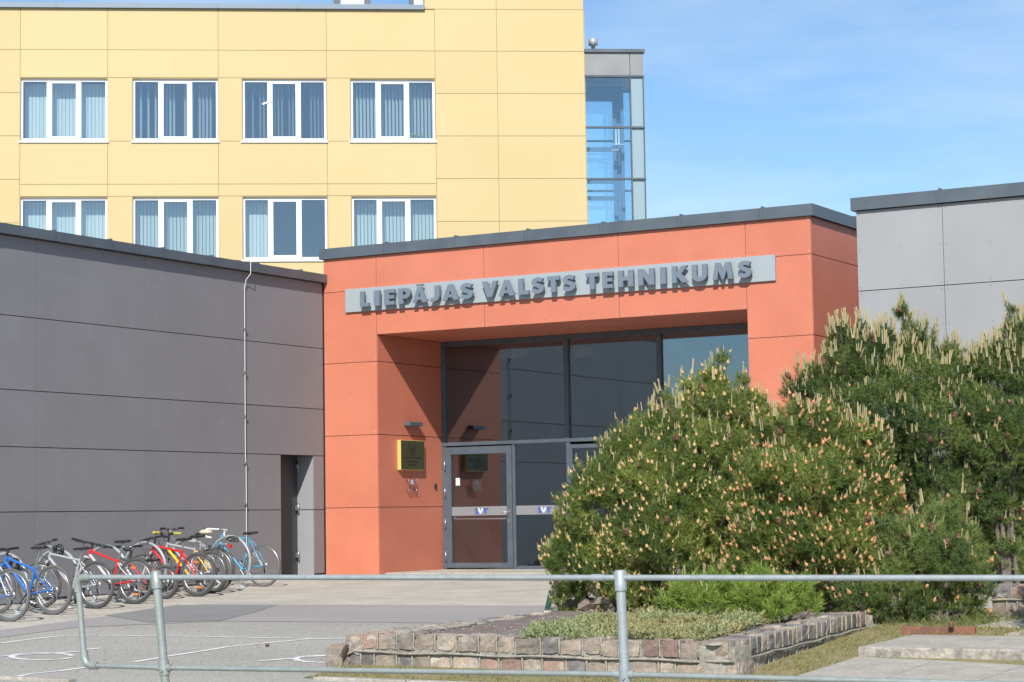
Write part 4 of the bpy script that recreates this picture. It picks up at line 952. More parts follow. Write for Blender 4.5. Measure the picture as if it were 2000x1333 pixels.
def post(xt, xb, zc_, mt):
    zg = gz(YRL)-.05; d = Vector((xb-xt, 0, zc_-zt_)); dn = d.normalized(); q = Vector((xt, YRL, zt_))
    e = q+dn*((zt_-zg)/-dn.z)
    m = MB(); m.tube([q-dn*.0, e], .0285, 16); po = m.build('post', M[mt], rail)
    m = MB(); m.tube([q-dn*.045, q-dn*.035, q+dn*.06, q+dn*.075], [.022, .036, .036, .036], 16); m.build('cap', M[mt], po)
    m = MB(); m.tube([Vector((xb, YRL, zc_))-dn*.05, Vector((xb, YRL, zc_))+dn*.05], .035, 16); m.tube([(xb-.06, YRL, zc_), (xb+.06, YRL, zc_)], .0235, 12); m.tube([(xb+.012, YRL-.045, zc_-.02), (xb+.012, YRL-.01, zc_-.02)], .008, 8); m.build('clamp', M[mt], po)
post(onY(305, 1128, YRL).x, onY(320.5, 1303, YRL).x, zb_, 'steelp')
post(onY(1211.5, 1127, YRL).x, onY(1220, 1315, YRL).x, zb_+.035, 'steel')
post(-1.9, -1.88, zb_+.04, 'steel')
m = MB(); xs = onY(1178, 1127, YRL).x; m.tube([(xs-.075, YRL, zt_), (xs+.01, YRL, zt_)], .0215, 14); m.build('coupling', M['steel'], rail)

# ================================================================== stone planter
def blk(mb, o, U, V, Wd, jit=.012, mi=0):
    """rough cobble: subdivided jittered box"""
    o, U, V, Wd = Vector(o), Vector(U), Vector(V), Vector(Wd)
    n = 3; idx = {}; vs = []; fs = []
    def vid(i, j, k):
        key = (i, j, k)
        if key not in idx:
            a, b, c = i/n, j/n, k/n
            # rounded corners
            cnt = (i in (0, n))+(j in (0, n))+(k in (0, n)); sh = {1: 0, 2: .07, 3: .13}[cnt]
            ctr = o+(U+V+Wd)*.5; p = o+U*a+V*b+Wd*c; p = p+(ctr-p)*sh*.6
            p += Vector((random.uniform(-jit, jit), random.uniform(-jit, jit), random.uniform(-jit, jit)))
            idx[key] = len(vs); vs.append(p)
        return idx[key]
    fl = U.cross(V).dot(Wd) > 0
    for s_ in (0, n):
        for i in range(n):
            for j in range(n):
                q = [(i, j), (i+1, j), (i+1, j+1), (i, j+1)]
                if (s_ == n) != fl: q = q[::-1]
                fs.append([vid(a, b, s_) for a, b in q]); 
                q2 = q[::-1]; fs.append([vid(a, s_, b) for a, b in q2]); fs.append([vid(s_, a, b) for a, b in q])
    mb.add(vs, fs, mi, False)
pl = thing('stone_planter', 'low raised bed of rough mortared granite cobbles in front of the pines', 'planter', (-9.6, 18, gz(18)))
mS = MB(); mM = MB()
def cobble_wall(a, b, ztop, courses, thick, ztop2=None, gappy=0., hs=(.135, .155)):
    a, b = Vector((*a, 0)), Vector((*b, 0)); d = b-a; Ln = d.length; d.normalize(); n = Vector((-d.y, d.x, 0))
    # mortar core follows the ground: segments
    seg = int(Ln/.5)+1
    ztop2 = ztop if ztop2 is None else ztop2
    for i in range(seg):
        p, q = a+d*(Ln*i/seg), a+d*(Ln*(i+1)/seg); zt0 = ztop+(ztop2-ztop)*(i+.5)/seg-.030+random.uniform(-.012, .008); zb0 = gz(p.y)-.06
        mM.obox(p+n*.022+Vector((0, 0, zb0)), (q-p), n*(thick-.044), Vector((0, 0, zt0-zb0)), 0)
    for c in range(courses):
        u = random.uniform(-.08, 0)
        while u < Ln-.02:
            w = random.uniform(.13, .235) if random.random() > .1 else random.uniform(.24, .31)
            w = min(w, Ln-u+.02); t = ztop+(ztop2-ztop)*u/Ln
            h = hs[0] if c == 0 else hs[1]; z1 = t-c*(hs[0]+.045)+random.uniform(-.012, .01); z0 = z1-h
            p = a+d*max(u, 0)
            if w > .06 and z1 > gz(p.y)+.02 and random.random() >= gappy:
                mi = random.choices([0, 1, 2], [.66, .18, .16])[0]
                blk(mS, p+n*random.uniform(.0, .014)+Vector((0, 0, z0)), d*w, n*.15, Vector((0, 0, h)), .007, mi)
                if thick > .3: blk(mS, p+n*(thick-.15)+Vector((0, 0, z0+random.uniform(-.01, .012))), d*w, n*.15, Vector((0, 0, h)), .010, mi)
                # vertical mortar bead
                e = p+d*(w+.012)+n*.01; mM.tube([e+Vector((0, 0, z0+.0)), e+n*random.uniform(-.008, .004)+Vector((0, 0, z1+.012))], [.009, .011], 6, 0)
                if c == 0:
                    mM.ell(p+d*(w*.5)+n*thick*.5+Vector((0, 0, z1-.03)), (w*.55, thick*.48, random.uniform(.018, .034)), 9, 6, 0)
            u += w+random.uniform(.02, .035)
        # horizontal mortar ridge below the course
        if c == 0:
            pts = []
            k = int(Ln/.14)
            for i in range(k+1):
                t = ztop+(ztop2-ztop)*i/k; p = a+d*(Ln*i/k); pts.append(p-n*.006+Vector((0, 0, t-hs[0]-.025+.006*math.sin(i*.9)+random.uniform(-.003, .003))))
            mM.tube(pts, [random.uniform(.009, .014) for _ in pts], 7, 0)
zT = onY(1000, 1247, 16.27).z
FLp, FRp = (-11.28, 16.42), (-7.20, 16.20)
cobble_wall(FLp, FRp, zT, 2, .34)
cobble_wall((-7.22, 16.23), (-7.86, 21.15), zT, 2, .32, zT+.02)
# left wall is lower and crumbling
BLp = (-12.05, 22.6)
lw0, lw1 = Vector((*FLp, 0)), Vector((*BLp, 0))
cobble_wall(BLp, (-11.32, 16.75), zT-.03, 1, .30, zT-.0, .12)
cobble_wall((-7.88, 21.40), BLp, zT-.02, 1, .3)
blk(mS, Vector((-11.36, 16.22, gz(16.1)-.02)), (.16, .04, 0), (-.05, .26, .02), (0, 0, .21), .022, 0); blk(mS, Vector((-11.22, 16.38, gz(16.2)+.10)), (.16, .04, .02), (-.05, .26, .02), (.02, 0, .17), .02, 0)
p = G(1085, 1196, .1); blk(mS, p, (.5, .05, 0), (-.05, .3, 0), (0, 0, .12), .03, 0); p = G(1130, 1200, .1); blk(mS, p, (.42, .0, 0), (-.05, .3, 0), (0, 0, .17), .04, 0)
mM.build('mortar', M['mortar'], pl); mS.build('cobbles', [M['stone'], M['stoner'], M['stoned']], pl)
m = MB(); n_ = 14
BP = [Vector((-11.1, 16.6, zT-.055)), Vector((-7.42, 16.4, zT-.05)), Vector((-8.1, 21.55, zT-.02)), Vector((-11.8, 22.5, zT-.02))]
vs = []
for i in range(n_+1):
    for j in range(n_+1):
        a = BP[0].lerp(BP[1], j/n_); b = BP[3].lerp(BP[2], j/n_); q = a.lerp(b, i/n_); q.z += random.uniform(-.012, .02); vs.append(q)
m.add(vs, [(i*(n_+1)+j, i*(n_+1)+j+1, (i+1)*(n_+1)+j+1, (i+1)*(n_+1)+j) for i in range(n_) for j in range(n_)], 0, True)
m.build('soil', M['soil'], pl)
# pebbles & litter on the soil (stuff)
m = MB()
for k in range(420):
    q = (Vector((-11.0, 16.7, 0)).lerp(Vector((-8.6, 16.6, 0)), random.random())).lerp(Vector((-11.7, 22.4, 0)), random.random()**1.3)
    s_ = random.uniform(.004, .011); m.ell((q.x, q.y, zT-.04+s_*.3), (s_, s_*.8, s_*.6), 6, 4, 0)
tag(m.build('pebbles', M['concrete']), 'pale pebbles scattered on the bare soil of the planter', 'pebbles', None, 'stuff')

# dark stone wall end at far right
w0 = G(1938, 1212); wl = thing('stone_wall', 'dark cobble wall end in the shade behind the pines at the right edge', 'wall', (w0.x+1, w0.y, gz(w0.y)))
mS = MB(); mM = MB(); sT = zT; zT2 = onY(1990, 1143, w0.y).z
_a = (w0.x, w0.y); cobble_wall(_a, (w0.x+3.2, w0.y-.1), zT2, 3, .34)
mM.build('mortar', M['mortar'], wl); mS.build('cobbles', [M['stone'], M['stoner'], M['stoned']], wl)

# ================================================================== slabs, kerbs, steps, lawn
def slab(name, P, z1, th, label, mt='concrete', mt2='concrough', cat='paving slab', jag=.004):
    """P: xy corners in order; flat top at z1"""
    m = MB(); n = len(P); top = []; bot = []
    # subdivide edges for a worn outline
    Q = []
    for i in range(n):
        a, b = Vector((*P[i], 0)), Vector((*P[(i+1) % n], 0)); k = max(2, int((b-a).length/.12))
        for j in range(k):
            q = a.lerp(b, j/k); 
            if j: q += Vector((random.uniform(-jag, jag), random.uniform(-jag, jag), 0))
            Q.append(q)
    k = len(Q); ctr = sum(Q, Vector())/k
    ins = [q+(ctr-q).normalized()*.012 for q in Q]
    m.add([(q.x, q.y, z1) for q in ins], [tuple(range(k))], 0)
    vs = [(q.x, q.y, z1) for q in ins]+[(q.x, q.y, z1-.012) for q in Q]+[(q.x, q.y, z1-th) for q in Q]
    m.add(vs, [(i, k+i, k+(i+1) % k, (i+1) % k) for i in range(k)]+[(k+i, 2*k+i, 2*k+(i+1) % k, k+(i+1) % k) for i in range(k)], 1)
    o = m.build(name, [M[mt], M[mt2]], loc=(P[0][0], P[0][1], z1-th), recalc=True)
    return tag(o, label, cat)
def gg(x, y, z): p = onZ(x, y, z); return (p.x, p.y)
zs1 = gz(17.85)+.10
fl_ = gg(1676, 1264, zs1); bl_ = gg(1782, 1240, zs1)
jl = gg(1745, 1248.5, zs1)
slab('concrete_step', [fl_, (-3.4, fl_[1]-.02), (-3.5, jl[1]-.01), jl], zs1, .12, 'front concrete slab of the raised step, with a rough weathered front edge', cat='step')
slab('concrete_step', [(jl[0]-.012, jl[1]+.02), (-3.5, jl[1]+.01), (-3.6, bl_[1]), bl_], zs1, .12, 'back concrete slab of the raised step, lying beside the rusty beam', cat='step')
# lower paving
zl = gz(16.8)+.015
e1, e2, e3 = g2(1674, 1287.5), g2(1553, 1326), g2(1500, 1345)
j1a, j1b = g2(1829, 1294), g2(1735, 1328); j2a, j2b = g2(2002, 1304), g2(1918, 1333)
def gl_(P): return [(a, b) for a, b in P]
def slope_slab(P, label):
    m = MB(); v = [Vector((x, y, gz(y)+.02)) for x, y in P]; c = sum(v, Vector())/len(v); v = [q+(c-q).normalized()*.012 for q in v]
    m.add([tuple(q) for q in v]+[tuple(q-Vector((0, 0, .05))) for q in v], [(0, 1, 2, 3), (0, 4, 5, 1), (1, 5, 6, 2), (2, 6, 7, 3), (3, 7, 4, 0)]); o = m.build('paving_slab', M['concrete'], loc=v[0], recalc=True); tag(o, label, 'paving slab', 'large concrete paving slabs below the step')
def ext(a, b, t): return (a[0]+(b[0]-a[0])*t, a[1]+(b[1]-a[1])*t)
yy_f = fl_[1]-.03
slope_slab([ext(e1, e2, 1.6), ext(j1a, j1b, 1.9), j1a, e1], 'lower paving slab at the left, touching the grass')
slope_slab([ext(j1a, j1b, 1.9), ext(j2a, j2b, 2.2), j2a, j1a], 'lower paving slab in the middle, under the step front')
slope_slab([ext(j2a, j2b, 2.2), (-3.2, 14.4), (-3.4, j2a[1]-.05), j2a], 'lower paving slab in the bottom right corner')
# far path slab
fp = [g2(1905, 1232), g2(2040, 1236), g2(2060, 1208), g2(1985, 1211)]
slope_slab([g2(1906, 1226.5), g2(2060, 1229), g2(2080, 1205), g2(1990, 1209)], 'distant path slab at the right edge behind the grass')
slope_slab([g2(1960, 1243), g2(2060, 1246), g2(2080, 1232), g2(2005, 1232)], 'path slab at the right edge just behind the raised step')
# rusty beam
b0, b1 = g2(1760, 1241), g2(1905, 1241)
m = MB(); m.obox((b0[0], b0[1], gz(b0[1])-.02), (b1[0]-b0[0], b1[1]-b0[1], 0), (-.02, .10, 0), (0, 0, .105)); o = m.build('iron_beam', M['rust'], loc=(b0[0], b0[1], gz(b0[1])-.02), bevel=.005)
tag(o, 'short rusty red iron beam lying in the grass behind the concrete step', 'beam')
p = G(1858, 1222, .1); m = MB()
for k in range(6): m.lathe(p, (0, 0, 1), [(.0, -.02), (.03-.002*k, -.018+.01*k), (.024-.003*k, -.006+.01*k)], 9)
tag(m.build('pine_cone', M['brown'], loc=p), 'fallen brown pine cone resting on the rusty beam', 'pine cone')
# kerbs and lawn
lawnP = [(-11.75, 15.35), (-6.2, 15.1), e2, e1, fl_, bl_, g2(1900, 1248), g2(2080, 1250), g2(2090, 1195), g2(1700, 1205), (-8.0, 22.5), (-7.0, 15.9), (-11.5, 16.6)]
ground_poly('lawn', [(-10.95, 15.29), (-5.0, 15.05), (-2.2, 15.0), (-2.2, 24), (-8.1, 24), (-7.4, 16.5), (-11.2, 16.8)], M['lawn'], .006)
def kerb(x0, y0, x1, y1, label):
    m = MB(); m.obox((x0, y0, gz(y0)-.05), (x1-x0, y1-y0, 0), (0, -.12, 0), (0, 0, .075)); o = m.build('kerb', M['concrete'], loc=(x0, y0, gz(y0)-.05), bevel=.01); tag(o, label, 'kerb', 'kerbstones along the near edge of the lot')
kerb(-15.5, 14.75, -13.95, 14.62, 'kerbstone in the bottom left corner'); kerb(-13.93, 14.62, -12.9, 14.54, 'second kerbstone from the bottom left corner')
xs_ = [-10.75, -9.75, -8.72, -7.7, -6.7]
for i in range(4): kerb(xs_[i]+.006, 15.27-.05*i, xs_[i+1]-.006, 15.22-.05*i, ['kerbstone below the broken corner of the planter', 'kerbstone below the red cobbles of the planter front', 'kerbstone left of the right railing post', 'kerbstone right of the right railing post'][i])
st_ = MB(); p = G(522, 1264); st_.ell(p+Vector((0, 0, .02)), (.026, .022, .018), 8, 6); tag(st_.build('pine_cone', M['brown'], loc=p), 'small dark pine cone lying alone on the asphalt', 'pine cone')
# green pipe stub beside the pine
p = G(1069, 1192); m = MB(); m.tube([p, p+Vector((.04, .05, .24))], .036, 14)
tag(m.build('green_pipe', mat('dark_green_enamel', (.01, .05, .04), .25, coat=.5), loc=p), 'short leaning dark green pipe at the left foot of the big pine', 'pipe')

# ================================================================== foliage
def frames(D):
    """rotation matrices (n,3,3) whose third column is D, random roll"""
    D = D/np.linalg.norm(D, axis=1, keepdims=True); a = rng.normal(size=D.shape); X = np.cross(a, D); X /= np.linalg.norm(X, axis=1, keepdims=True)
    Y = np.cross(D, X); return np.stack([X, Y, D], axis=2)
def scatter(name, tmpls, P, D, Sc, mtl, parent, minv=None):
    """merge instances of triangle templates (list of (k,3,3) arrays) into ONE mesh"""
    Rm = frames(D)*np.asarray(Sc)[:, None, None]; T_ = rng.integers(0, len(tmpls), len(P)); out = []
    for t in range(len(tmpls)):
        ix = np.where(T_ == t)[0]
        if not len(ix): continue
        V = tmpls[t].reshape(-1, 3); out.append((np.einsum('nij,kj->nki', Rm[ix], V)+P[ix][:, None, :]).reshape(-1, 3))
    V = np.concatenate(out).astype(np.float32)
    off = np.array(parent.matrix_world.translation if parent else (0, 0, 0), dtype=np.float32); V -= off
    nf = len(V)//3; me = bpy.data.meshes.new(name); me.vertices.add(len(V)); me.vertices.foreach_set('co', V.ravel())
    me.loops.add(len(V)); me.loops.foreach_set('vertex_index', np.arange(len(V), dtype=np.int32)); me.polygons.add(nf)
    me.polygons.foreach_set('loop_start', np.arange(0, len(V), 3, dtype=np.int32)); me.update(calc_edges=True); me.materials.append(mtl)
    o = bpy.data.objects.new(name, me); COL.objects.link(o); o.parent = parent; return o
def shoot_tmpl(n, Ls, nl, w, lo=25, hi=70, flat=1):
    T = []
    for i in range(n):
        t = (i+.5)/n; base = np.array([0, 0, Ls*t]); el = R(hi+(lo-hi)*t+rng.uniform(-10, 10)); az = rng.uniform(0, 2*np.pi)
        d = np.array([math.sin(el)*math.cos(az), math.sin(el)*math.sin(az), math.cos(el)]); l = nl*rng.uniform(.8, 1.15)
        s_ = np.cross(d, rng.normal(size=3)); s_ /= np.linalg.norm(s_)
        T.append([base-s_*w*.5, base+s_*w*.5, base+d*l])
    return np.array(T)
def stick_tmpl(r0_, r1_, L_, lean=0, n=5, o=(0, 0, 0)):
    T = []; d = np.array([math.sin(lean), 0, math.cos(lean)]); a = np.array([math.cos(lean), 0, -math.sin(lean)]); b = np.array([0, 1, 0]); o = np.array(o)
    ring = lambda r, h: [o+d*h+(a*math.cos(2*math.pi*k/n)+b*math.sin(2*math.pi*k/n))*r for k in range(n)]
    A, B = ring(r0_, 0), ring(r1_, L_*.9); tip = o+d*L_
    for k in range(n):
        k2 = (k+1) % n; T += [[A[k], A[k2], B[k2]], [A[k], B[k2], B[k]], [B[k], B[k2], tip]]
    return np.array(T)
def cone_tmpl():
    T = []; n = 6; prof = [(.004, -.004), (.016, .008), (.0185, .022), (.013, .038), (.002, .052)]
    for a in range(len(prof)-1):
        for k in range(n):
            def pt(i, k_): 
                r_, h_ = prof[i]; r_ *= 1+.28*((k_+i) % 2); an = 2*math.pi*(k_+.5*i)/n; return np.array([r_*math.cos(an), r_*math.sin(an), h_])
            A, B, C_, D_ = pt(a, k), pt(a, (k+1) % n), pt(a+1, (k+1) % n), pt(a+1, k); T += [[A, B, C_], [A, C_, D_]]
    return np.array(T)
NEED = [shoot_tmpl(40, .10, .068, .0058, 18, 88) for _ in range(6)]
NEEDB = [shoot_tmpl(40, .11, .075, .006, 18, 80) for _ in range(5)]
CAND = [np.concatenate([stick_tmpl(.0068, .0045, L_*rng.uniform(.7, 1), rng.uniform(-.25, .25), 5, (rng.uniform(-.012, .012), rng.uniform(-.012, .012), 0)) for _ in range(k)]) for k, L_ in ((1, .17), (2, .15), (3, .14), (4, .16), (3, .19), (1, .12))]
CONE = [cone_tmpl()]
def make_pine(label, depth, lobes, base_px, mtl, seed, cand=.5, cone=.4, conem='cone', need=NEED, group='mountain pines in and behind the planter', dens=1., space=.083, hmin=-.6, candsz=1.0, brown=.01, upb=.65, candfun=None):
    global rng
    rng = np.random.default_rng(seed); random.seed(seed)
    b = G(*base_px); cen = [(atd(x, y, depth+dd), r*depth/F) for (x, y, r, dd) in lobes]
    bx_ = sum((c.x for c, r in cen))/len(cen); by_ = sum((c.y for c, r in cen))/len(cen)
    root = thing('pine_tree', label, 'pine tree', (bx_, by_, gz(by_)), group=group); bpy.context.view_layer.update()
    trunk_pts = []; CN = np.array([[c.x, c.y, c.z] for c, r in cen]); RA = np.array([r for c, r in cen])
    def lump(q, f=1.0):
        return (np.sin(q[:, 0]*9.1*f+seed)*np.sin(q[:, 1]*8.3*f+2*seed)+np.sin(q[:, 2]*10.3*f+seed*3+q[:, 0]*4.1)*.8+np.sin(q[:, 0]*17*f+q[:, 2]*15)*np.sin(q[:, 1]*16)*.6)/2.0
    SP, SD, LAY = [], [], []
    for i, (c, r) in enumerate(cen):
        c3 = CN[i]
        for lay, (inset, spc) in enumerate(((.055, space), (.13, space*.85), (.21, space*.95), (.33, space*1.3))):
            rr = r-inset
            if rr < .03:
                if lay: continue
                rr = .04
            m_ = max(7, int(4*math.pi*(rr+.04)**2/(spc*spc)*.9))
            d = rng.normal(size=(m_, 3)); d /= np.linalg.norm(d, axis=1, keepdims=True)
            q = c3+d*rr; q = q+d*(.09*lump(q)*min(1, r/.35)*1.6)[:, None]+rng.normal(size=q.shape)*.02
            dist = np.linalg.norm(q[:, None, :]-CN[None], axis=2)-(RA-inset-.03)[None]; dist[:, i] = 1
            keep = (dist.min(1) > 0) & (q[:, 2] > np.array([gz(y) for y in q[:, 1]])+.06)
            if lay == 0: keep &= lump(q, 1.3) > -.6
            keep &= ~((d[:, 2] < -.55) & (lay > 0))
            q, d = q[keep], d[keep]
            SP.append(q); SD.append(d*.8+np.array([0, 0, upb])+rng.normal(size=q.shape)*.18); LAY.append(np.full(len(q), lay))
        for k in range(max(3, int(r*12))):
            v = rng.normal(size=3); v /= np.linalg.norm(v); trunk_pts.append((c3+v*r*.62, r*.35))
    P = np.concatenate(SP); D = np.concatenate(SD); LAY = np.concatenate(LAY)
    D /= np.linalg.norm(D, axis=1, keepdims=True)
    scatter('crown', need, P-D*.06, D, rng.uniform(.8, 1.25, len(P)), mtl, root)
    Cw = np.array(C); vd = Cw-P; vd /= np.linalg.norm(vd, axis=1, keepdims=True)
    outer = LAY == 0; patch = .55+.9*(lump(P, .55) > .0)
    hn = (P[:, 2]-P[:, 2].min())/(np.ptp(P[:, 2]))
    up_ok = D[:, 2] > .55
    pc = cand*(.12+.9*hn**1.5)*.75
    if candfun: pc = cand*candfun(P, hn)
    pc = pc*patch
    ci = np.where(outer & up_ok & (rng.random(len(P)) < pc))[0]
    if len(ci):
        cd_ = D[ci]*.25+np.array([0, 0, 1])+rng.normal(size=(len(ci), 3))*.06
        tag(scatter('new_shoots', CAND, P[ci]+D[ci]*.06, cd_, (rng.uniform(.4, .95, len(ci))+.45*(hn[ci] > .75))*candsz, M['candle'], root), kind='stuff')
    oi = np.where(outer & (rng.random(len(P)) < cone*(1.1-.6*hn)))[0]
    oi = np.setdiff1d(oi, ci)
    if len(oi):
        h2 = len(oi)
        tag(scatter('pollen_cones', CONE, P[oi]+D[oi]*.075, D[oi]*.6+np.array([0, 0, .8]), rng.uniform(.4, 1.05, h2), M[conem], root), kind='stuff')
        tag(scatter('cone_tips', [stick_tmpl(.004, .003, .04)], P[oi]+D[oi]*.10, D[oi]*.3+np.array([0, 0, 1.]), rng.uniform(.5, 1.6, h2), M['candle'], root), kind='stuff')
    bi = np.where(rng.random(len(P)) < brown)[0]
    if len(bi): tag(scatter('old_cones', CONE, P[bi], D[bi], rng.uniform(1.4, 2.0, len(bi)), M['brown'], root), kind='stuff')
    # trunk and limbs
    m = MB(); bs = [Vector((bx_+random.uniform(-.25, .25), by_+random.uniform(-.2, .2), gz(by_)-.02)) for _ in range(4)]
    for c, r in cen:
        s_ = min(bs, key=lambda q: (q-c).length); mid = s_.lerp(c, .5)+Vector((random.uniform(-.12, .12), random.uniform(-.12, .12), -.12)); m.tube([s_, mid, c], [.036, .026, .016], 7)
    for sc_, sr in trunk_pts[::1]:
        v = Vector(sc_); c = min(cen, key=lambda q: (q[0]-v).length)[0]; e = v+Vector((0, 0, sr*.7)); m.tube([c, c.lerp(v, .6)+Vector((0, 0, -.03)), e], [.014, .010, .006], 4, caps=False)
    m.build('trunk', M['bark'], root)
    return root
# big left pine
make_pine('wide light green pine left of centre, its tip in front of the blue glass', 24.2,
 [(1126,1095,68,0), (1125,1022,50,0), (1172,965,66,0), (1250,895,78,.2), (1325,845,72,.2), (1395,795,66,.3), (1455,830,58,.3), (1398,735,34,.3), (1360,752,26,.3), (1408,700,17,.3), (1200,1105,80,-.2),
  (1300,1050,100,-.4), (1310,950,98,-.2), (1400,895,85,0), (1420,1000,98,-.3), (1118,1155,48,0), (1190,1165,45,-.2), (1270,1145,65,-.3), (1470,790,34,.3), (1385,1110,75,-.3), (1205,880,28,.1), (1270,822,26,.2), (1460,880,62,.4), (1480,1090,70,0), (1300,775,18,.2), (1345,790,24,.2), (1130,945,26,.1), (1180,868,12,.2), (1450,740,18,.3)],
 (1260, 1195), M['pine1'], 21, cand=.42, cone=.52, conem='cone2')
make_pine('rounded middle pine thickly dotted with orange pollen cones', 23.4,
 [(1560,880,75,.2), (1650,880,70,.2), (1500,950,75,0), (1600,960,95,-.2), (1690,960,75,0), (1520,1055,95,-.1), (1630,1060,105,-.3), (1720,1060,70,0), (1560,815,42,.2), (1500,850,45,.3), (1610,830,45,.2), (1700,880,40,.3), (1470,1120,60,-.1), (1680,1130,60,-.2), (1560,1150,55,-.1), (1620,1160,50,-.1), (1500,1160,50,.3), (1600,1100,90,.6), (1740,1130,60,.4)],
 (1600, 1200), M['pine1'], 33, cand=.26, cone=.75, conem='cone')
make_pine('tall dark pine right of the red block with pale upright new shoots', 26.4,
 [(1648,705,48,0), (1700,720,60,0), (1765,690,42,0), (1765,635,22,0), (1766,605,10,0), (1790,755,80,0), (1850,745,60,.1), (1620,770,50,.1), (1720,810,90,-.2), (1815,845,95,-.3), (1840,950,90,-.2), (1770,940,80,0), (1560,745,22,.2), (1595,760,30,.2), (1685,640,14,0), (1730,655,22,0), (1550,770,30,.3), (1840,690,16,.1), (1905,740,40,.2), (1640,640,12,0), (1700,900,80,.3), (1780,1040,90,.3), (1870,1050,70,.6), (1700,1040,90,.6), (1800,1140,70,.6), (1655,668,34,0), (1708,678,32,0), (1798,668,34,0), (1848,694,32,.1), (1900,705,34,.2), (1765,612,18,0), (1590,725,24,.2)],
 (1780, 1195), M['pine2'], 47, cand=.75, cone=.05, candfun=lambda P, h: .18+.8*h**1.5)
make_pine('dark pine at the right edge whose thin leader stands above the others', 26.0,
 [(1978,600,9,0), (1980,640,18,0), (1982,690,42,0), (1935,720,34,0), (2015,740,70,0), (1925,800,60,0), (1985,860,95,-.2), (2065,720,90,0), (2090,850,120,0), (2050,1000,110,.2), (1950,930,42,.5), (2010,640,26,0), (1975,1075,38,-.3), (2060,1100,60,.2), (2130,950,110,.2), (1950,1010,60,1.0), (2010,1060,70,1.2), (1915,880,50,.6), (1930,1090,50,1.3), (2072,1090,62,-5.0), (2105,1000,75,-4.9), (2120,1130,60,-5.1), (1942,690,32,.1), (2003,655,36,0), (1965,640,14,0), (1985,1000,60,.5), (1962,1055,52,.2), (2005,930,60,.3), (1990,1120,45,.2), (1948,978,42,-.2), (1955,1020,38,-.1)],  # nearest lobes are out of view, added to shade the stone wall
 (2050, 1200), M['pine2'], 58, cand=.75, cone=.05, candfun=lambda P, h: .18+.8*h**1.5)
make_pine('low spreading pine in front at right with a few bare twigs over the grass', 22.6,
 [(1830,1095,75,0), (1885,1135,55,0), (1760,1140,62,0), (1840,1020,55,.3), (1700,1175,42,-.1), (1890,1065,42,.2), (1650,1165,34,-.1), (1770,1060,60,.2), (1905,1175,30,0), (1790,1180,38,0), (1850,1178,40,0), (1725,1190,32,-.1), (1690,1120,45,.3)],
 (1800, 1215), M['pine2'], 63, cand=.35, cone=.13, candfun=lambda P, h: .5+0*h, upb=.45)
make_pine('small bright green pine cushion behind the juniper in the planter', 21.2,
 [(1345,1165,38,0), (1415,1150,42,0), (1490,1150,46,0), (1555,1165,38,0), (1305,1180,22,0), (1455,1170,42,-.1), (1590,1185,20,0), (1380,1180,30,-.2), (1520,1180,34,-.2)],
 (1440, 1205), M['pine3'], 71, cand=.10, cone=.0, need=NEEDB, space=.068, brown=.0, candsz=.8, upb=.8)
# bare twigs
rng = np.random.default_rng(5); random.seed(5)

# juniper: creeping shrub
JP = [(1020, 1241), (1060, 1227), (1130, 1213), (1250, 1203), (1400, 1199), (1500, 1199), (1510, 1204), (1460, 1222), (1400, 1240), (1330, 1243), (1200, 1243)]
JW = np.array([list(onZ(x, y, zT+.02))[:2] for x, y in JP])
def inpoly(p, P):
    x, y = p[:, 0], p[:, 1]; ins = np.zeros(len(p), bool); n = len(P)
    for i in range(n):
        x0, y0 = P[i]; x1, y1 = P[(i+1) % n]; c_ = ((y0 > y) != (y1 > y)) & (x < (x1-x0)*(y-y0)/(y1-y0+1e-12)+x0); ins ^= c_
    return ins
jr = thing('juniper', 'grey green creeping juniper mat spilling over the planter edge', 'shrub', (JW[:, 0].mean(), JW[:, 1].mean(), zT-.05)); bpy.context.view_layer.update()
lo_, hi_ = JW.min(0), JW.max(0); pts = lo_+rng.random((14000, 2))*(hi_-lo_); pts = pts[inpoly(pts, JW)]
ctr = JW.mean(0); edge = np.linalg.norm((pts-ctr)/(hi_-lo_)*2, axis=1)
hz = zT-.02+.045*np.clip(1-edge*.7, 0, 1)+.035*np.sin(pts[:, 0]*7)*np.sin(pts[:, 1]*5.5+1)+rng.uniform(-.03, .035, len(pts))
PJ = np.column_stack([pts, hz]); DJ = np.column_stack([rng.normal(size=(len(pts), 2))*.9, rng.uniform(.15, .9, len(pts))])
JT = [shoot_tmpl(22, .085, .022, .008, 20, 60) for _ in range(4)]
scatter('foliage', JT, PJ, DJ, rng.uniform(.7, 1.3, len(PJ)), M['juni'], jr)
m = MB()
for k in range(40):
    i = rng.integers(len(PJ)); q = Vector(PJ[i]); m.tube([(ctr[0], ctr[1], zT-.05), (q.x*.5+ctr[0]*.5, q.y*.5+ctr[1]*.5, zT-.02), (q.x, q.y, q.z-.02)], [.012, .008, .003], 5)
m.build('stems', M['bark'], jr)

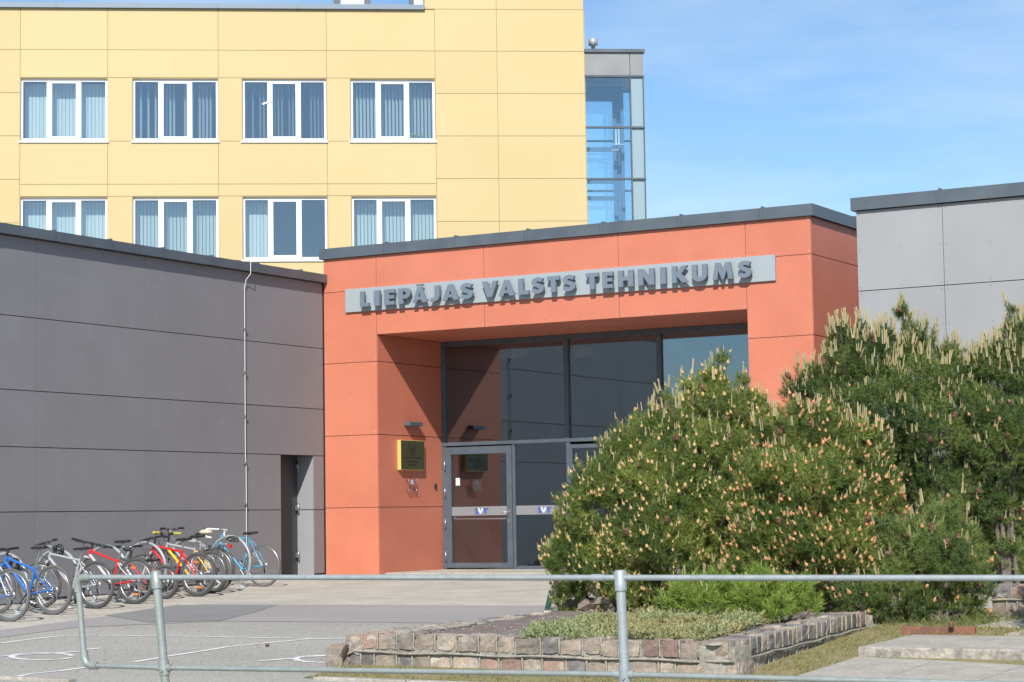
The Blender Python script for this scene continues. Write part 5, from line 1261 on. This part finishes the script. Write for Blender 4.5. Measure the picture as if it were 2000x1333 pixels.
# grass
def grass(name, P2, n, h, w, label, lift=.0, gm='grass'):
    P2 = np.array(P2); lo_, hi_ = P2.min(0), P2.max(0); A = lo_+rng.random((n, 2))*(hi_-lo_); A = A[inpoly(A, P2)]
    dn = np.sin(A[:, 0]*5.3+1)*np.sin(A[:, 1]*4.1)+.5*np.sin(A[:, 0]*13)*np.sin(A[:, 1]*11); A = A[rng.random(len(A)) < .55+.4*dn]
    z = np.array([gz(y) for y in A[:, 1]])+lift; T = []
    for k in range(6):
        tt = []
        for q in range(4):
            a = rng.uniform(0, 6.28); o_ = np.array([rng.uniform(-.02, .02), rng.uniform(-.02, .02), 0]); l = h*rng.uniform(.5, 1.2); dx = np.array([math.cos(a), math.sin(a), 0]); s_ = np.array([-math.sin(a), math.cos(a), 0])
            tt += [[o_-s_*w/2, o_+s_*w/2, o_+dx*l*.25+np.array([0, 0, l*.6])], [o_+s_*w/2*.6+dx*l*.12+np.array([0, 0, l*.3]), o_+dx*l*.25+np.array([0, 0, l*.6])-s_*w*.3, o_+dx*l*.6+np.array([0, 0, l*.9])]]
        T.append(np.array(tt))
    return tag(scatter(name, T, np.column_stack([A, z]), np.tile([0, 0, 1.], (len(A), 1))+rng.normal(size=(len(A), 3))*.12, rng.uniform(.5, 1.3, len(A)), M[gm], None), label, 'grass', None, 'stuff')
grass('grass', [(-7.12, 16.0), (-7.95, 21.9), (-7.6, 22.3), (-3.5, 22.0), (-3.5, 20.6), bl_, fl_, e1, ext(e1, e2, 1.2), (-6.9, 15.3)], 15000, .045, .006, 'dry yellow green grass between the planter and the concrete step')
grass('grass', [(-10.9, 15.29), (-7.0, 15.1), (-6.9, 16.15), (-11.3, 16.35)], 4500, .035, .006, 'thin dry grass strip between the kerb and the planter front')
grass('grass', [g2(1640, 1212), g2(1760, 1226), g2(1910, 1226), g2(2080, 1205), g2(2080, 1198), g2(1930, 1206), g2(1640, 1204)], 2600, .10, .006, 'taller grass blades growing under the low pine at right', gm='grass2')
